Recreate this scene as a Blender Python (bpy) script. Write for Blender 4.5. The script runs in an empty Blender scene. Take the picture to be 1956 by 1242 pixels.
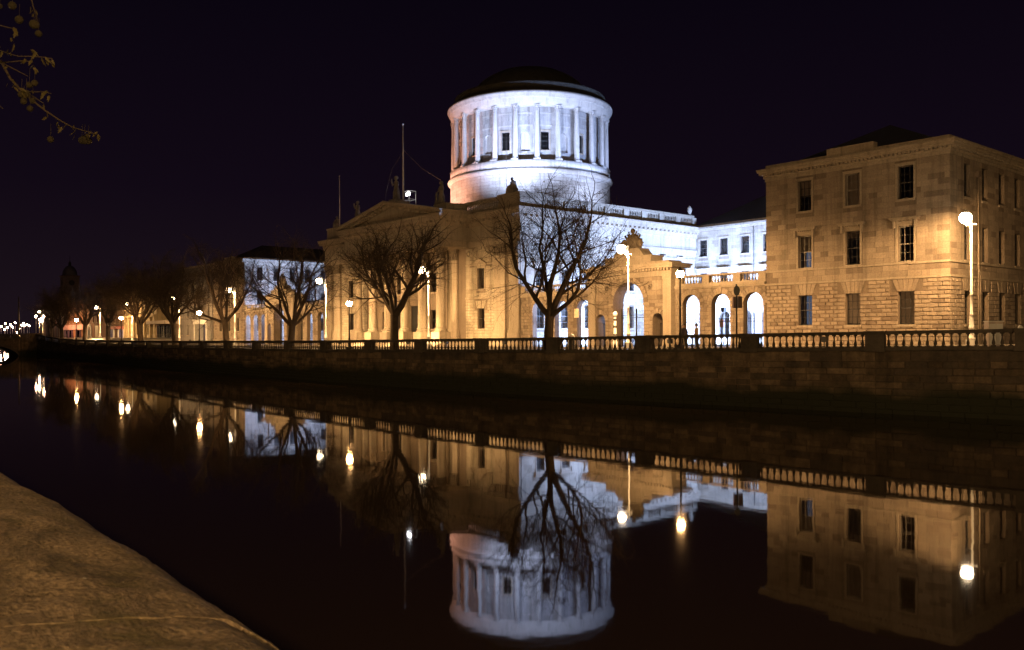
import bpy, bmesh, math, random
from mathutils import Vector, Matrix
R_ = math.radians
PI = math.pi
sc = bpy.context.scene
C = sc.collection
rng = random.Random(7)

# ------------------------------------------------------------------ camera
cam_d = bpy.data.cameras.new('camera'); cam = bpy.data.objects.new('camera', cam_d); C.objects.link(cam)
PSI = R_(40.2)
fwd = Vector((-math.cos(PSI), math.sin(PSI), 0)); right = Vector((math.sin(PSI), math.cos(PSI), 0)); up = Vector((0, 0, 1))
ROLL = 0.004
r2 = right * math.cos(ROLL) - up * math.sin(ROLL)
u2 = up * math.cos(ROLL) + right * math.sin(ROLL)
M3 = Matrix((r2, u2, -fwd)).transposed()
cam.matrix_world = Matrix.Translation((0, 0, 4.1)) @ M3.to_4x4()
cam_d.sensor_width = 36; cam_d.lens = 30.0
cam_d.shift_y = 15 / 1956
cam_d.clip_start = 0.05; cam_d.clip_end = 3000
cam_d.dof.use_dof = True; cam_d.dof.focus_distance = 75; cam_d.dof.aperture_fstop = 11
sc.camera = cam

# ------------------------------------------------------------------ night sky
world = bpy.data.worlds.new('World'); sc.world = world; world.use_nodes = True
nt = world.node_tree; nt.nodes.clear()
wo = nt.nodes.new('ShaderNodeOutputWorld'); bg = nt.nodes.new('ShaderNodeBackground')
tc = nt.nodes.new('ShaderNodeTexCoord'); sx = nt.nodes.new('ShaderNodeSeparateXYZ'); rp = nt.nodes.new('ShaderNodeValToRGB')
nt.links.new(tc.outputs['Generated'], sx.inputs[0]); nt.links.new(sx.outputs['Z'], rp.inputs[0])
nt.links.new(rp.outputs[0], bg.inputs[0]); nt.links.new(bg.outputs[0], wo.inputs[0])
e = rp.color_ramp.elements
e[0].position = 0.0; e[0].color = (0.0110, 0.0062, 0.0095, 1)
e[1].position = 0.45; e[1].color = (0.0018, 0.0010, 0.0036, 1)
m_ = e.new(0.16); m_.color = (0.0055, 0.0028, 0.0070, 1)
bg.inputs[1].default_value = 1.0

# ------------------------------------------------------------------ render settings
sc.view_settings.view_transform = 'Standard'; sc.view_settings.look = 'None'
sc.view_settings.exposure = 0.0; sc.view_settings.gamma = 1.0; sc.view_settings.use_curve_mapping = False
cy = sc.cycles
cy.max_bounces = 5; cy.diffuse_bounces = 3; cy.glossy_bounces = 3; cy.transmission_bounces = 2; cy.transparent_max_bounces = 6
cy.sample_clamp_indirect = 3.0; cy.sample_clamp_direct = 0.0
cy.caustics_reflective = False; cy.caustics_refractive = False
cy.use_light_tree = True
cy.use_denoising = True
try:
    cy.denoiser = 'OPENIMAGEDENOISE'
except Exception:
    pass
cy.use_adaptive_sampling = False
try:
    cy.denoising_input_passes = 'RGB_ALBEDO_NORMAL'; cy.denoising_prefilter = 'ACCURATE'
except Exception:
    pass

# ------------------------------------------------------------------ floodlights (real fittings are built further down)
def spot(name, loc, target, power, color, size=110, blend=0.6, radius=0.15):
    l = bpy.data.lights.new(name, 'SPOT'); l.energy = power; l.color = color
    l.spot_size = R_(size); l.spot_blend = blend; l.shadow_soft_size = radius
    o = bpy.data.objects.new(name, l); C.objects.link(o); o.location = loc
    o.rotation_euler = (Vector(target) - Vector(loc)).to_track_quat('-Z', 'Y').to_euler()
    return o
SODIUM = (1.0, 0.585, 0.225); AMBER = (1.0, 0.535, 0.215); BLUE = (0.38, 0.54, 1.0); COLD = (0.55, 0.66, 1.0); PINK = (1.0, 0.44, 0.28)
# (location, target, power W, colour, cone): ground floods for the front, the courts and the roof
FLOODS = [
    ((-81.5, 53.6), (-82.5, 60, 4.3), 4325, SODIUM, 104, 'before the portico column nearest the glaring niche bay'),
    ((-89.0, 53.2), (-89.0, 60, 4.3), 2270, SODIUM, 104, 'before the middle columns of the portico'),
    ((-97.0, 53.4), (-97.0, 60, 4.3), 1946, SODIUM, 104, 'before the portico columns behind the thick dark tree'),
    ((-108.5, 55.2), (-108.5, 61, 4.3), 3243, SODIUM, 104, 'before the far end bay of the courthouse'),
    ((-75.5, 54.6), (-76.5, 61, 4.3), 3123, SODIUM, 104, 'before the niche bay of the courthouse'),
    ((-65.5, 54.5), (-65.0, 61, 4.3), 557, AMBER, 104, 'before the small arches by the big tree'),
    ((-54.5, 53.0), (-54.0, 61, 4.8), 900, AMBER, 104, 'before the tall gateway arch'),
    ((-44.5, 54.5), (-44.0, 61, 4.3), 557, AMBER, 104, 'before the three open arches'),
    ((-36.5, 54.5), (-36.0, 61, 4.3), 1177, AMBER, 104, 'before the first window of the near big building'),
    ((-31.0, 54.5), (-31.0, 61, 4.3), 706, AMBER, 104, 'before the last window of the near big building'),
    ((-121.5, 54.5), (-121.5, 61, 4.3), 643, AMBER, 104, 'before the far arches next to the courthouse'),
    ((-130.0, 53.0), (-130.0, 61, 4.3), 643, AMBER, 104, 'before the small far gateway'),
    ((-138.5, 54.5), (-138.5, 61, 4.3), 643, AMBER, 104, 'before the far arches beyond the far gateway'),
    ((-152.0, 54.0), (-152.0, 61, 4.3), 815, AMBER, 104, 'before the dim far stone block'),
    # courts, cold
    ((-44.0, 74.0), (-71.0, 68.5, 12.0), 72000, BLUE, 75, 'in the near court, behind the three open arches'),
    ((-44.0, 78.0), (-71.0, 77.5, 12.0), 78000, BLUE, 75, 'in the middle of the near court'),
    ((-45.0, 82.0), (-71.0, 87.0, 12.0), 78000, BLUE, 75, 'at the back of the near court'),
    ((-65.8, 86.8), (-68.5, 92.5, 9.0), 48000, BLUE, 150, 'in the inner corner of the near court'),
    ((-64.5, 72.0), (-71.5, 72.0, 6.0), 26000, BLUE, 150, 'at the foot of the blue lit side wall'),
    ((-64.0, 65.5), (-71.5, 65.0, 5.0), 9000, BLUE, 140, 'just behind the small arches by the big tree'),
    ((-55.0, 80.5), (-55.0, 92.5, 10.5), 95000, BLUE, 150, 'before the pale range across the court'),
    ((-120.0, 76.0), (-145.5, 70.0, 11.5), 100000, BLUE, 80, 'in the far court'),
    ((-137.0, 68.5), (-145.5, 66.0, 9.0), 18000, BLUE, 140, 'at the foot of the far blue lit wall'),
]

# ------------------------------------------------------------------ street and water levels
QX = [-700, -200, -187, -180.5, -174, -167.5, -161, -148, -122.5, -100, -66, -40, -15, 10, 60]
QZ = [4.2, 4.2, 4.2, 3.98, 3.75, 3.58, 3.43, 3.29, 3.26, 3.34, 3.52, 3.8, 4.2, 4.5, 4.9]
def lerp_tab(xs, ys, x):
    if x <= xs[0]: return ys[0]
    for i in range(len(xs) - 1):
        if x <= xs[i + 1]:
            return ys[i] + (ys[i + 1] - ys[i]) * (x - xs[i]) / (xs[i + 1] - xs[i])
    return ys[-1]
def coping_z(x): return lerp_tab(QX, QZ, x)
def street(x): return coping_z(x) - 1.0
YX = [-700, -450, -300, -250, -215, -200, -187, -167.5, -148, -122.5, -104.9, -92, -79.1, -66.3, -53.3, -46.8, -40.4, -33.9, -27.5, -20.9, -14.2, 10, 60]
YY = [131, 84, 56, 46.5, 40.5, 37.6, 36.5, 35.8, 35.2, 34.6, 34.1, 34.0, 34.3, 34.8, 35.7, 36.4, 37.2, 38.6, 40.0, 41.5, 43.2, 50.5, 66]
def quay_y(x): return lerp_tab(YX, YY, x)

# ------------------------------------------------------------------ mesh helpers
class Frame:
    """u along the wall, n outward, z up"""
    def __init__(s, o, U, N):
        s.o = Vector((o[0], o[1], 0)); s.U = Vector((U[0], U[1], 0)); s.N = Vector((N[0], N[1], 0)); s.key = (tuple(o), tuple(U))
        s.polar = None
    def p(s, u, n, z):
        q = s.o + s.U * u + s.N * n
        return (q.x, q.y, z)
class Polar:
    """u = angle (rad) * R, n outward from R"""
    def __init__(s, c, R):
        s.c = c; s.R = R; s.polar = True
    def p(s, u, n, z):
        a = u / s.R; r = s.R + n
        return (s.c[0] + r * math.cos(a), s.c[1] + r * math.sin(a), z)
WORLD = Frame((0, 0), (1, 0), (0, 1))
def south(x0, y): return Frame((x0, y), (1, 0), (0, -1))   # u = X - x0
def east(x, y0): return Frame((x, y0), (0, 1), (1, 0))     # u = Y - y0

class MB:
    def __init__(s): s.v = []; s.f = []; s.sm = []
    def add(s, vs, fs, smooth=False):
        b = len(s.v); s.v.extend(vs); s.f.extend([tuple(i + b for i in f) for f in fs]); s.sm.extend([smooth] * len(fs))
    def fbox(s, fr, u0, u1, n0, n1, z0, z1):
        vs = [fr.p(u, n, z) for z in (z0, z1) for n in (n0, n1) for u in (u0, u1)]
        s.add(vs, [(0, 1, 3, 2), (4, 6, 7, 5), (0, 4, 5, 1), (2, 3, 7, 6), (0, 2, 6, 4), (1, 5, 7, 3)])
    def box(s, x0, x1, y0, y1, z0, z1): s.fbox(WORLD, x0, x1, y0, y1, z0, z1)
    def stone(s, fr, u0, u1, n0, n1, z0, z1, ch=0.02):
        vs = [fr.p(u0, n0, z0), fr.p(u1, n0, z0), fr.p(u1, n0, z1), fr.p(u0, n0, z1),
              fr.p(u0 + ch, n1, z0 + ch), fr.p(u1 - ch, n1, z0 + ch), fr.p(u1 - ch, n1, z1 - ch), fr.p(u0 + ch, n1, z1 - ch)]
        s.add(vs, [(4, 5, 6, 7), (0, 1, 5, 4), (1, 2, 6, 5), (2, 3, 7, 6), (3, 0, 4, 7)])
    def prism(s, fr, poly, n0, n1):
        k = len(poly)
        vs = [fr.p(u, n0, z) for u, z in poly] + [fr.p(u, n1, z) for u, z in poly]
        s.add(vs, [tuple(range(k)), tuple(range(2 * k - 1, k - 1, -1))] + [(i, (i + 1) % k, k + (i + 1) % k, k + i) for i in range(k)])
    def lathe(s, prof, c=(0, 0, 0), seg=16, smooth=True, a0=0.0, a1=2 * PI, sx=1.0, sy=1.0):
        full = abs(a1 - a0 - 2 * PI) < 1e-6
        m = seg if full else seg + 1
        vs = []
        for r, z in prof:
            for i in range(m):
                a = a0 + (a1 - a0) * i / seg
                vs.append((c[0] + r * sx * math.cos(a), c[1] + r * sy * math.sin(a), c[2] + z))
        fs = []
        for j in range(len(prof) - 1):
            for i in range(seg):
                i2 = (i + 1) % m
                fs.append((j * m + i, j * m + i2, (j + 1) * m + i2, (j + 1) * m + i))
        s.add(vs, fs, smooth)
    def tube(s, pts, rad, sides=6, smooth=True, cap=True, sq=1.0):
        pts = [Vector(p) for p in pts]; n = len(pts)
        if not hasattr(rad, '__len__'): rad = [rad] * n
        vs = []; ref = None
        for i in range(n):
            d = (pts[min(i + 1, n - 1)] - pts[max(i - 1, 0)])
            if d.length < 1e-9: d = Vector((0, 0, 1))
            d.normalize()
            if ref is None: ref = Vector((1, 0, 0)) if abs(d.x) < 0.9 else Vector((0, 1, 0))
            a = (ref - d * ref.dot(d)); a.normalize(); b = d.cross(a); ref = a
            for k in range(sides):
                t = 2 * PI * k / sides
                q = pts[i] + (a * math.cos(t) + b * math.sin(t) * sq) * rad[i]
                vs.append((q.x, q.y, q.z))
        fs = [(i * sides + k, i * sides + (k + 1) % sides, (i + 1) * sides + (k + 1) % sides, (i + 1) * sides + k) for i in range(n - 1) for k in range(sides)]
        s.add(vs, fs, smooth)
        if cap and sides > 2:
            b = len(s.v) - len(vs)
            s.f.append(tuple(b + k for k in reversed(range(sides)))); s.sm.append(False)
            s.f.append(tuple(b + (n - 1) * sides + k for k in range(sides))); s.sm.append(False)
    def ball(s, c, r, seg=8, rings=6, sx=1, sy=1, sz=1):
        prof = [(max(1e-4, math.sin(PI * j / rings)) * r, -math.cos(PI * j / rings) * r * sz) for j in range(rings + 1)]
        s.lathe(prof, c, seg, True, sx=sx, sy=sy)
    def bar(s, p, q, w, h=None):
        s.tube([p, q], w * 0.7071, 4, False)

WPOS = {}
def mesh_from(mb, name, org, recalc=True):
    me = bpy.data.meshes.new(name)
    ox, oy, oz = org
    me.from_pydata([(a - ox, b - oy, c - oz) for a, b, c in mb.v], [], mb.f)
    if any(mb.sm): me.polygons.foreach_set('use_smooth', mb.sm)
    if recalc:
        bm = bmesh.new(); bm.from_mesh(me); bmesh.ops.recalc_face_normals(bm, faces=bm.faces); bm.to_mesh(me); bm.free()
    me.update()
    return me
def place(name, me, parent, org):
    o = bpy.data.objects.new(name, me); C.objects.link(o)
    base = Vector((0, 0, 0))
    if parent is not None:
        o.parent = parent; base = Vector(WPOS[parent.name])
    o.location = Vector(org) - base
    WPOS[o.name] = tuple(org)
    return o
def part(name, mb, mat, parent=None, org=None, stuff=False, recalc=True, label=None):
    if org is None: org = WPOS[parent.name] if parent is not None else mb.v[0]
    me = mesh_from(mb, name, org, recalc); me.materials.append(mat)
    o = place(name, me, parent, org)
    if stuff: o['kind'] = 'stuff'
    if label: o['label'] = label
    return o
def thing(name, label, cat, loc, group=None):
    o = bpy.data.objects.new(name, None); C.objects.link(o); o.location = loc; o.empty_display_size = 0.5
    o['label'] = label; o['category'] = cat
    if group: o['group'] = group
    WPOS[o.name] = tuple(loc)
    return o
def tag(o, label, cat, group=None):
    o['label'] = label; o['category'] = cat
    if group: o['group'] = group
    return o
def structure(name, mb, mat, org=(0, 0, 0), recalc=True):
    o = part(name, mb, mat, None, org, recalc=recalc); o['kind'] = 'structure'
    return o
def base_name(n): return n.split('.')[0]
def again(src, parent, org, rz=None):
    """a copy of one part (and of its sub-parts) under parent"""
    o = src.copy(); C.objects.link(o); o.parent = parent
    o.location = Vector(org) - Vector(WPOS[parent.name]); WPOS[o.name] = tuple(org)
    if rz is not None: o.rotation_euler = (0, 0, rz)
    for ch in list(src.children):
        c = ch.copy(); C.objects.link(c); c.parent = o; WPOS[c.name] = tuple(Vector(org) + Vector(ch.location))
    return o
def dup(root, loc, label, rz=0.0, group=None):
    r = root.copy(); C.objects.link(r); r.location = loc; r.rotation_euler = (0, 0, rz); r['label'] = label; WPOS[r.name] = tuple(loc)
    if group: r['group'] = group
    for ch in list(root.children):
        c = ch.copy(); C.objects.link(c); c.parent = r; WPOS[c.name] = tuple(Vector(loc) + Vector(ch.location))
        for g in list(ch.children):
            d = g.copy(); C.objects.link(d); d.parent = c
    return r

# ------------------------------------------------------------------ materials
def nodes(name):
    m = bpy.data.materials.new(name); m.use_nodes = True
    t = m.node_tree; b = t.nodes['Principled BSDF']
    return m, t, b
def L(t, a, b): t.links.new(a, b)
def stone_mat(name, c0, c1, var=0.25, scale=0.35, bump=0.25, rough=0.85, streak=True, fine=9.0, objrand=False, tint=None, odd=.90):
    """weathered stone: two tones in soft blotches, per-block value, rain streaks, fine grain"""
    m, t, b = nodes(name); N = t.nodes
    geo = N.new('ShaderNodeNewGeometry'); tcn = N.new('ShaderNodeTexCoord')
    pos = geo.outputs['Position']
    n1 = N.new('ShaderNodeTexNoise'); n1.inputs['Scale'].default_value = scale; n1.inputs['Detail'].default_value = 6; n1.inputs['Roughness'].default_value = 0.62
    L(t, pos, n1.inputs['Vector'])
    r1 = N.new('ShaderNodeMapRange'); r1.inputs[1].default_value = 0.33; r1.inputs[2].default_value = 0.68; L(t, n1.outputs[0], r1.inputs[0])
    mx = N.new('ShaderNodeMix'); mx.data_type = 'RGBA'; mx.inputs[6].default_value = (*c0, 1); mx.inputs[7].default_value = (*c1, 1)
    L(t, r1.outputs[0], mx.inputs[0])
    # per block value
    rnd = geo.outputs['Random Per Island']
    if objrand:
        oi = N.new('ShaderNodeObjectInfo'); ad = N.new('ShaderNodeMath'); ad.operation = 'ADD'; L(t, rnd, ad.inputs[0]); L(t, oi.outputs['Random'], ad.inputs[1])
        fr = N.new('ShaderNodeMath'); fr.operation = 'FRACT'; L(t, ad.outputs[0], fr.inputs[0]); rnd = fr.outputs[0]
    cr = N.new('ShaderNodeMapRange'); cr.inputs[3].default_value = 1 - var; cr.inputs[4].default_value = 1 + var * 0.55; L(t, rnd, cr.inputs[0])
    mu = N.new('ShaderNodeMix'); mu.data_type = 'RGBA'; mu.blend_type = 'MULTIPLY'; mu.inputs[0].default_value = 1.0
    L(t, mx.outputs[2], mu.inputs[6])
    L(t, cr.outputs[0], mu.inputs[7])
    col = mu.outputs[2]
    if tint:
        cm = N.new('ShaderNodeMath'); cm.operation = 'GREATER_THAN'; cm.inputs[1].default_value = odd; L(t, rnd, cm.inputs[0])
        m3 = N.new('ShaderNodeMix'); m3.data_type = 'RGBA'; m3.inputs[7].default_value = (*tint, 1); L(t, col, m3.inputs[6])
        ms = N.new('ShaderNodeMath'); ms.operation = 'MULTIPLY'; ms.inputs[1].default_value = 0.7; L(t, cm.outputs[0], ms.inputs[0]); L(t, ms.outputs[0], m3.inputs[0]); col = m3.outputs[2]
    if streak:
        mp = N.new('ShaderNodeMapping'); mp.inputs['Scale'].default_value = (2.6, 2.6, 0.16); L(t, pos, mp.inputs[0])
        n2 = N.new('ShaderNodeTexNoise'); n2.inputs['Scale'].default_value = 1.0; n2.inputs['Detail'].default_value = 5; L(t, mp.outputs[0], n2.inputs['Vector'])
        r2_ = N.new('ShaderNodeMapRange'); r2_.inputs[1].default_value = 0.5; r2_.inputs[2].default_value = 0.78; r2_.inputs[3].default_value = 1.0; r2_.inputs[4].default_value = 0.6; L(t, n2.outputs[0], r2_.inputs[0])
        m2 = N.new('ShaderNodeMix'); m2.data_type = 'RGBA'; m2.blend_type = 'MULTIPLY'; m2.inputs[0].default_value = 1.0; L(t, col, m2.inputs[6]); L(t, r2_.outputs[0], m2.inputs[7]); col = m2.outputs[2]
    n3 = N.new('ShaderNodeTexNoise'); n3.inputs['Scale'].default_value = fine; n3.inputs['Detail'].default_value = 8; L(t, pos, n3.inputs['Vector'])
    r3 = N.new('ShaderNodeMapRange'); r3.inputs[1].default_value = 0.3; r3.inputs[2].default_value = 0.7; r3.inputs[3].default_value = 0.82; r3.inputs[4].default_value = 1.12; L(t, n3.outputs[0], r3.inputs[0])
    m4 = N.new('ShaderNodeMix'); m4.data_type = 'RGBA'; m4.blend_type = 'MULTIPLY'; m4.inputs[0].default_value = 1.0; L(t, col, m4.inputs[6]); L(t, r3.outputs[0], m4.inputs[7]); col = m4.outputs[2]
    L(t, col, b.inputs['Base Color'])
    bp = N.new('ShaderNodeBump'); bp.inputs['Strength'].default_value = bump; bp.inputs['Distance'].default_value = 0.04; L(t, n3.outputs[0], bp.inputs['Height']); L(t, bp.outputs[0], b.inputs['Normal'])
    b.inputs['Roughness'].default_value = rough
    return m
def plain_mat(name, col, rough=0.6, metal=0.0, noise=0.2, scale=3.0):
    m, t, b = nodes(name); N = t.nodes
    geo = N.new('ShaderNodeNewGeometry')
    n = N.new('ShaderNodeTexNoise'); n.inputs['Scale'].default_value = scale; n.inputs['Detail'].default_value = 5; L(t, geo.outputs['Position'], n.inputs['Vector'])
    r = N.new('ShaderNodeMapRange'); r.inputs[1].default_value = 0.3; r.inputs[2].default_value = 0.7; r.inputs[3].default_value = 1 - noise; r.inputs[4].default_value = 1 + noise; L(t, n.outputs[0], r.inputs[0])
    mu = N.new('ShaderNodeMix'); mu.data_type = 'RGBA'; mu.blend_type = 'MULTIPLY'; mu.inputs[0].default_value = 1.0; mu.inputs[6].default_value = (*col, 1); L(t, r.outputs[0], mu.inputs[7])
    L(t, mu.outputs[2], b.inputs['Base Color']); b.inputs['Roughness'].default_value = rough; b.inputs['Metallic'].default_value = metal
    return m
def glow_mat(name, col, strength):
    m, t, b = nodes(name); t.nodes.remove(b); e = t.nodes.new('ShaderNodeEmission'); e.inputs[0].default_value = (*col, 1); e.inputs[1].default_value = strength
    L(t, e.outputs[0], t.nodes['Material Output'].inputs[0]); return m
def glass_mat(name, tint=(0.02, 0.025, 0.03), refl=0.10):
    m, t, b = nodes(name); N = t.nodes; t.nodes.remove(b)
    tr = N.new('ShaderNodeBsdfTransparent'); tr.inputs[0].default_value = (0.75, 0.78, 0.8, 1)
    gl = N.new('ShaderNodeBsdfGlossy'); gl.inputs['Roughness'].default_value = 0.03; gl.inputs[0].default_value = (0.9, 0.92, 0.95, 1)
    lw = N.new('ShaderNodeFresnel'); lw.inputs[0].default_value = 1.55
    geo = N.new('ShaderNodeNewGeometry'); ns = N.new('ShaderNodeTexNoise'); ns.inputs['Scale'].default_value = 0.9; L(t, geo.outputs['Position'], ns.inputs['Vector'])
    bp = N.new('ShaderNodeBump'); bp.inputs['Strength'].default_value = 0.03; L(t, ns.outputs[0], bp.inputs['Height']); L(t, bp.outputs[0], gl.inputs['Normal'])
    mx = N.new('ShaderNodeMixShader'); L(t, lw.outputs[0], mx.inputs[0]); L(t, tr.outputs[0], mx.inputs[1]); L(t, gl.outputs[0], mx.inputs[2])
    L(t, mx.outputs[0], N['Material Output'].inputs[0]); return m

M = {}
M['wing'] = stone_mat('wing_granite', (0.36, 0.30, 0.235), (0.28, 0.225, 0.172), var=0.20, tint=(0.135, 0.10, 0.075), objrand=True)
M['wall'] = stone_mat('backing_stone', (0.24, 0.19, 0.14), (0.16, 0.125, 0.095), var=0.0)
M['court'] = stone_mat('portland_stone', (0.44, 0.39, 0.31), (0.33, 0.285, 0.22), var=0.16, tint=(0.24, 0.20, 0.15))
M['trim'] = stone_mat('dressed_stone', (0.42, 0.36, 0.285), (0.31, 0.26, 0.2), var=0.08)
M['drum'] = stone_mat('drum_stone', (0.50, 0.48, 0.46), (0.40, 0.385, 0.37), var=0.14, tint=(0.31, 0.29, 0.27))
M['drum_shaded'] = stone_mat('drum_stone_shaded', (0.41, 0.40, 0.40), (0.33, 0.325, 0.325), var=0.16, tint=(0.23, 0.22, 0.21))  # drum stone darkened: shade behind the columns is put into the colour
M['carved'] = stone_mat('carved_stone', (0.30, 0.25, 0.19), (0.15, 0.12, 0.09), var=0.1, scale=1.2)
M['statue'] = stone_mat('statue_stone', (0.33, 0.30, 0.26), (0.14, 0.125, 0.11), var=0.1, scale=1.6)
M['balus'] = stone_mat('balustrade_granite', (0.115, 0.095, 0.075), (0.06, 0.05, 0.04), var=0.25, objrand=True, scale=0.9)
M['slate'] = stone_mat('roof_slate', (0.045, 0.045, 0.055), (0.03, 0.03, 0.036), var=0.3, streak=False)
M['dome'] = stone_mat('dome_copper', (0.07, 0.066, 0.055), (0.045, 0.042, 0.036), var=0.1, scale=0.6)
M['bark'] = stone_mat('plane_bark', (0.08, 0.058, 0.038), (0.04, 0.03, 0.02), var=0.1, scale=2.2, fine=18, bump=0.6)
M['twig'] = plain_mat('twig', (0.06, 0.042, 0.026), 0.9)
M['iron'] = plain_mat('black_iron', (0.02, 0.021, 0.024), 0.45)
M['sash'] = plain_mat('dark_sash', (0.05, 0.047, 0.045), 0.5)
M['sash_white'] = plain_mat('painted_sash', (0.26, 0.245, 0.22), 0.5)
M['blind'] = plain_mat('roller_blind', (0.42, 0.34, 0.28), 0.85, noise=0.06)
M['glass'] = glass_mat('window_glass')
M['whitepaint'] = plain_mat('white_post_paint', (0.72, 0.72, 0.70), 0.4, noise=0.06)
M['blackpaint'] = plain_mat('black_post_paint', (0.03, 0.03, 0.032), 0.4)
M['road'] = plain_mat('asphalt', (0.05, 0.047, 0.044), 0.34, noise=0.3, scale=1.5)
M['pave'] = plain_mat('paving', (0.15, 0.135, 0.115), 0.36, noise=0.25, scale=1.1)
M['court_ground'] = plain_mat('court_setts', (0.16, 0.155, 0.145), 0.8, noise=0.25, scale=1.5)
M['lamp_white'] = glow_mat('lamp_white', (1.0, 0.74, 0.46), 45)
M['lamp_corner'] = glow_mat('lamp_corner', (1.0, 0.74, 0.46), 70)
M['lamp_orange'] = glow_mat('lamp_orange', (1.0, 0.50, 0.18), 800)
M['lamp_far'] = glow_mat('lamp_far', (1.0, 0.56, 0.34), 150)
M['flood_white'] = glow_mat('flood_white', (0.95, 0.95, 1.0), 60)
M['pane_glow'] = glow_mat('pane_glow', (0.55, 0.68, 1.0), 0.16)  # glowing panel behind panes; also stands in for a bluish reflection

# ------------------------------------------------------------------ wall with openings
def wall(mb, fr, u0, u1, z0, z1, t, ops, n=0.0, back=True, du=None):
    """ops: (uc, hw, zb, zs, arch). Front sheet at n, back at n - t, reveals round every opening."""
    us = {u0, u1}; zs_ = {z0, z1}; rects = []
    for uc, hw, zb, zt, arch in ops:
        top = zt + (hw if arch else 0)
        us |= {uc - hw, uc + hw}; zs_ |= {max(zb, z0), min(top, z1)}; rects.append((uc - hw, uc + hw, zb, top))
    if du:
        k = int((u1 - u0) / du) + 1
        us |= {u0 + (u1 - u0) * i / k for i in range(k)}
    us = sorted(us); zs_ = sorted(zs_)
    us = [us[0]] + [b for a, b in zip(us, us[1:]) if b - a > 1e-5]
    zs_ = [zs_[0]] + [b for a, b in zip(zs_, zs_[1:]) if b - a > 1e-5]
    def inside(u, z): return any(a < u < b and c < z < d for a, b, c, d in rects)
    for nn in ((n, n - t) if back else (n,)):
        for a, b in zip(us, us[1:]):
            run = None
            for c, d in list(zip(zs_, zs_[1:])) + [(None, None)]:
                hole = c is None or inside((a + b) / 2, (c + d) / 2)
                if not hole:
                    run = (run[0], d) if run else (c, d)
                elif run:
                    mb.add([fr.p(a, nn, run[0]), fr.p(b, nn, run[0]), fr.p(b, nn, run[1]), fr.p(a, nn, run[1])], [(0, 1, 2, 3)]); run = None
    for a, b, c, d in ((u0, u0, z0, z1), (u1, u1, z0, z1)):
        mb.add([fr.p(a, n, c), fr.p(a, n - t, c), fr.p(a, n - t, d), fr.p(a, n, d)], [(0, 1, 2, 3)])
    for a, b in zip(us, us[1:]):
        mb.add([fr.p(a, n, z1), fr.p(b, n, z1), fr.p(b, n - t, z1), fr.p(a, n - t, z1)], [(0, 1, 2, 3)])
    for uc, hw, zb, zt, arch in ops:
        path = [(uc - hw, max(zb, z0))]
        if arch:
            K = 14
            path += [(uc - hw * math.cos(PI * i / K), zt + hw * math.sin(PI * i / K)) for i in range(K + 1)]
        else:
            path += [(uc - hw, zt), (uc + hw, zt)]
        path.append((uc + hw, max(zb, z0)))
        for (a, c), (b, d) in zip(path, path[1:]):
            mb.add([fr.p(a, n, c), fr.p(b, n, d), fr.p(b, n - t, d), fr.p(a, n - t, c)], [(0, 1, 2, 3)])
        if zb > z0:
            a, b = uc - hw, uc + hw
            mb.add([fr.p(a, n, zb), fr.p(b, n, zb), fr.p(b, n - t, zb), fr.p(a, n - t, zb)], [(0, 1, 2, 3)])
        if arch:
            for nn in ((n, n - t) if back else (n,)):
                K = 14
                for i in range(K):
                    a0, a1 = PI * i / K, PI * (i + 1) / K
                    p0 = (uc - hw * math.cos(a0), zt + hw * math.sin(a0)); p1 = (uc - hw * math.cos(a1), zt + hw * math.sin(a1))
                    mb.add([fr.p(p0[0], nn, p0[1]), fr.p(p1[0], nn, p1[1]), fr.p(p1[0], nn, zt + hw), fr.p(p0[0], nn, zt + hw)], [(0, 1, 2, 3)])

def courses(fr, u0, u1, z0, z1, ch, bl, ops, emit, n0=0.0, n1=0.02, joint=0.012, cham=0.012, rnd=None, jitter=0.0):
    """lay blocks in courses between the openings; emit(u0,u1,z0,z1) gets every block"""
    rnd = rnd or rng
    k = max(1, round((z1 - z0) / ch)); ch = (z1 - z0) / k
    for c in range(k):
        a, b = z0 + c * ch, z0 + (c + 1) * ch
        segs = [(u0, u1)]
        for uc, hw, zb, zt, arch in ops:
            top = zt + (hw if arch else 0)
            if b <= zb + 0.04 or a >= top - 0.04: continue
            h = hw
            if arch and a > zt: h = math.sqrt(max(0, hw * hw - (a - zt) ** 2))
            out = []
            for s0, s1 in segs:
                if uc + h <= s0 or uc - h >= s1: out.append((s0, s1)); continue
                if uc - h > s0: out.append((s0, uc - h))
                if uc + h < s1: out.append((uc + h, s1))
            segs = out
        for s0, s1 in segs:
            if s1 - s0 < 0.06: continue
            off = (c % 2) * bl * 0.5
            cuts = [s0]; x = u0 + off + (math.floor((s0 - u0 - off) / bl) + 1) * bl
            while x < s1:
                xx = x + (rnd.uniform(-jitter, jitter) * bl if jitter else 0)
                if xx - cuts[-1] > bl * 0.3 and s1 - xx > bl * 0.3: cuts.append(xx)
                x += bl
            cuts.append(s1)
            for p, q in zip(cuts, cuts[1:]):
                emit(p + joint, q - joint, a + joint, b - joint)
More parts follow.
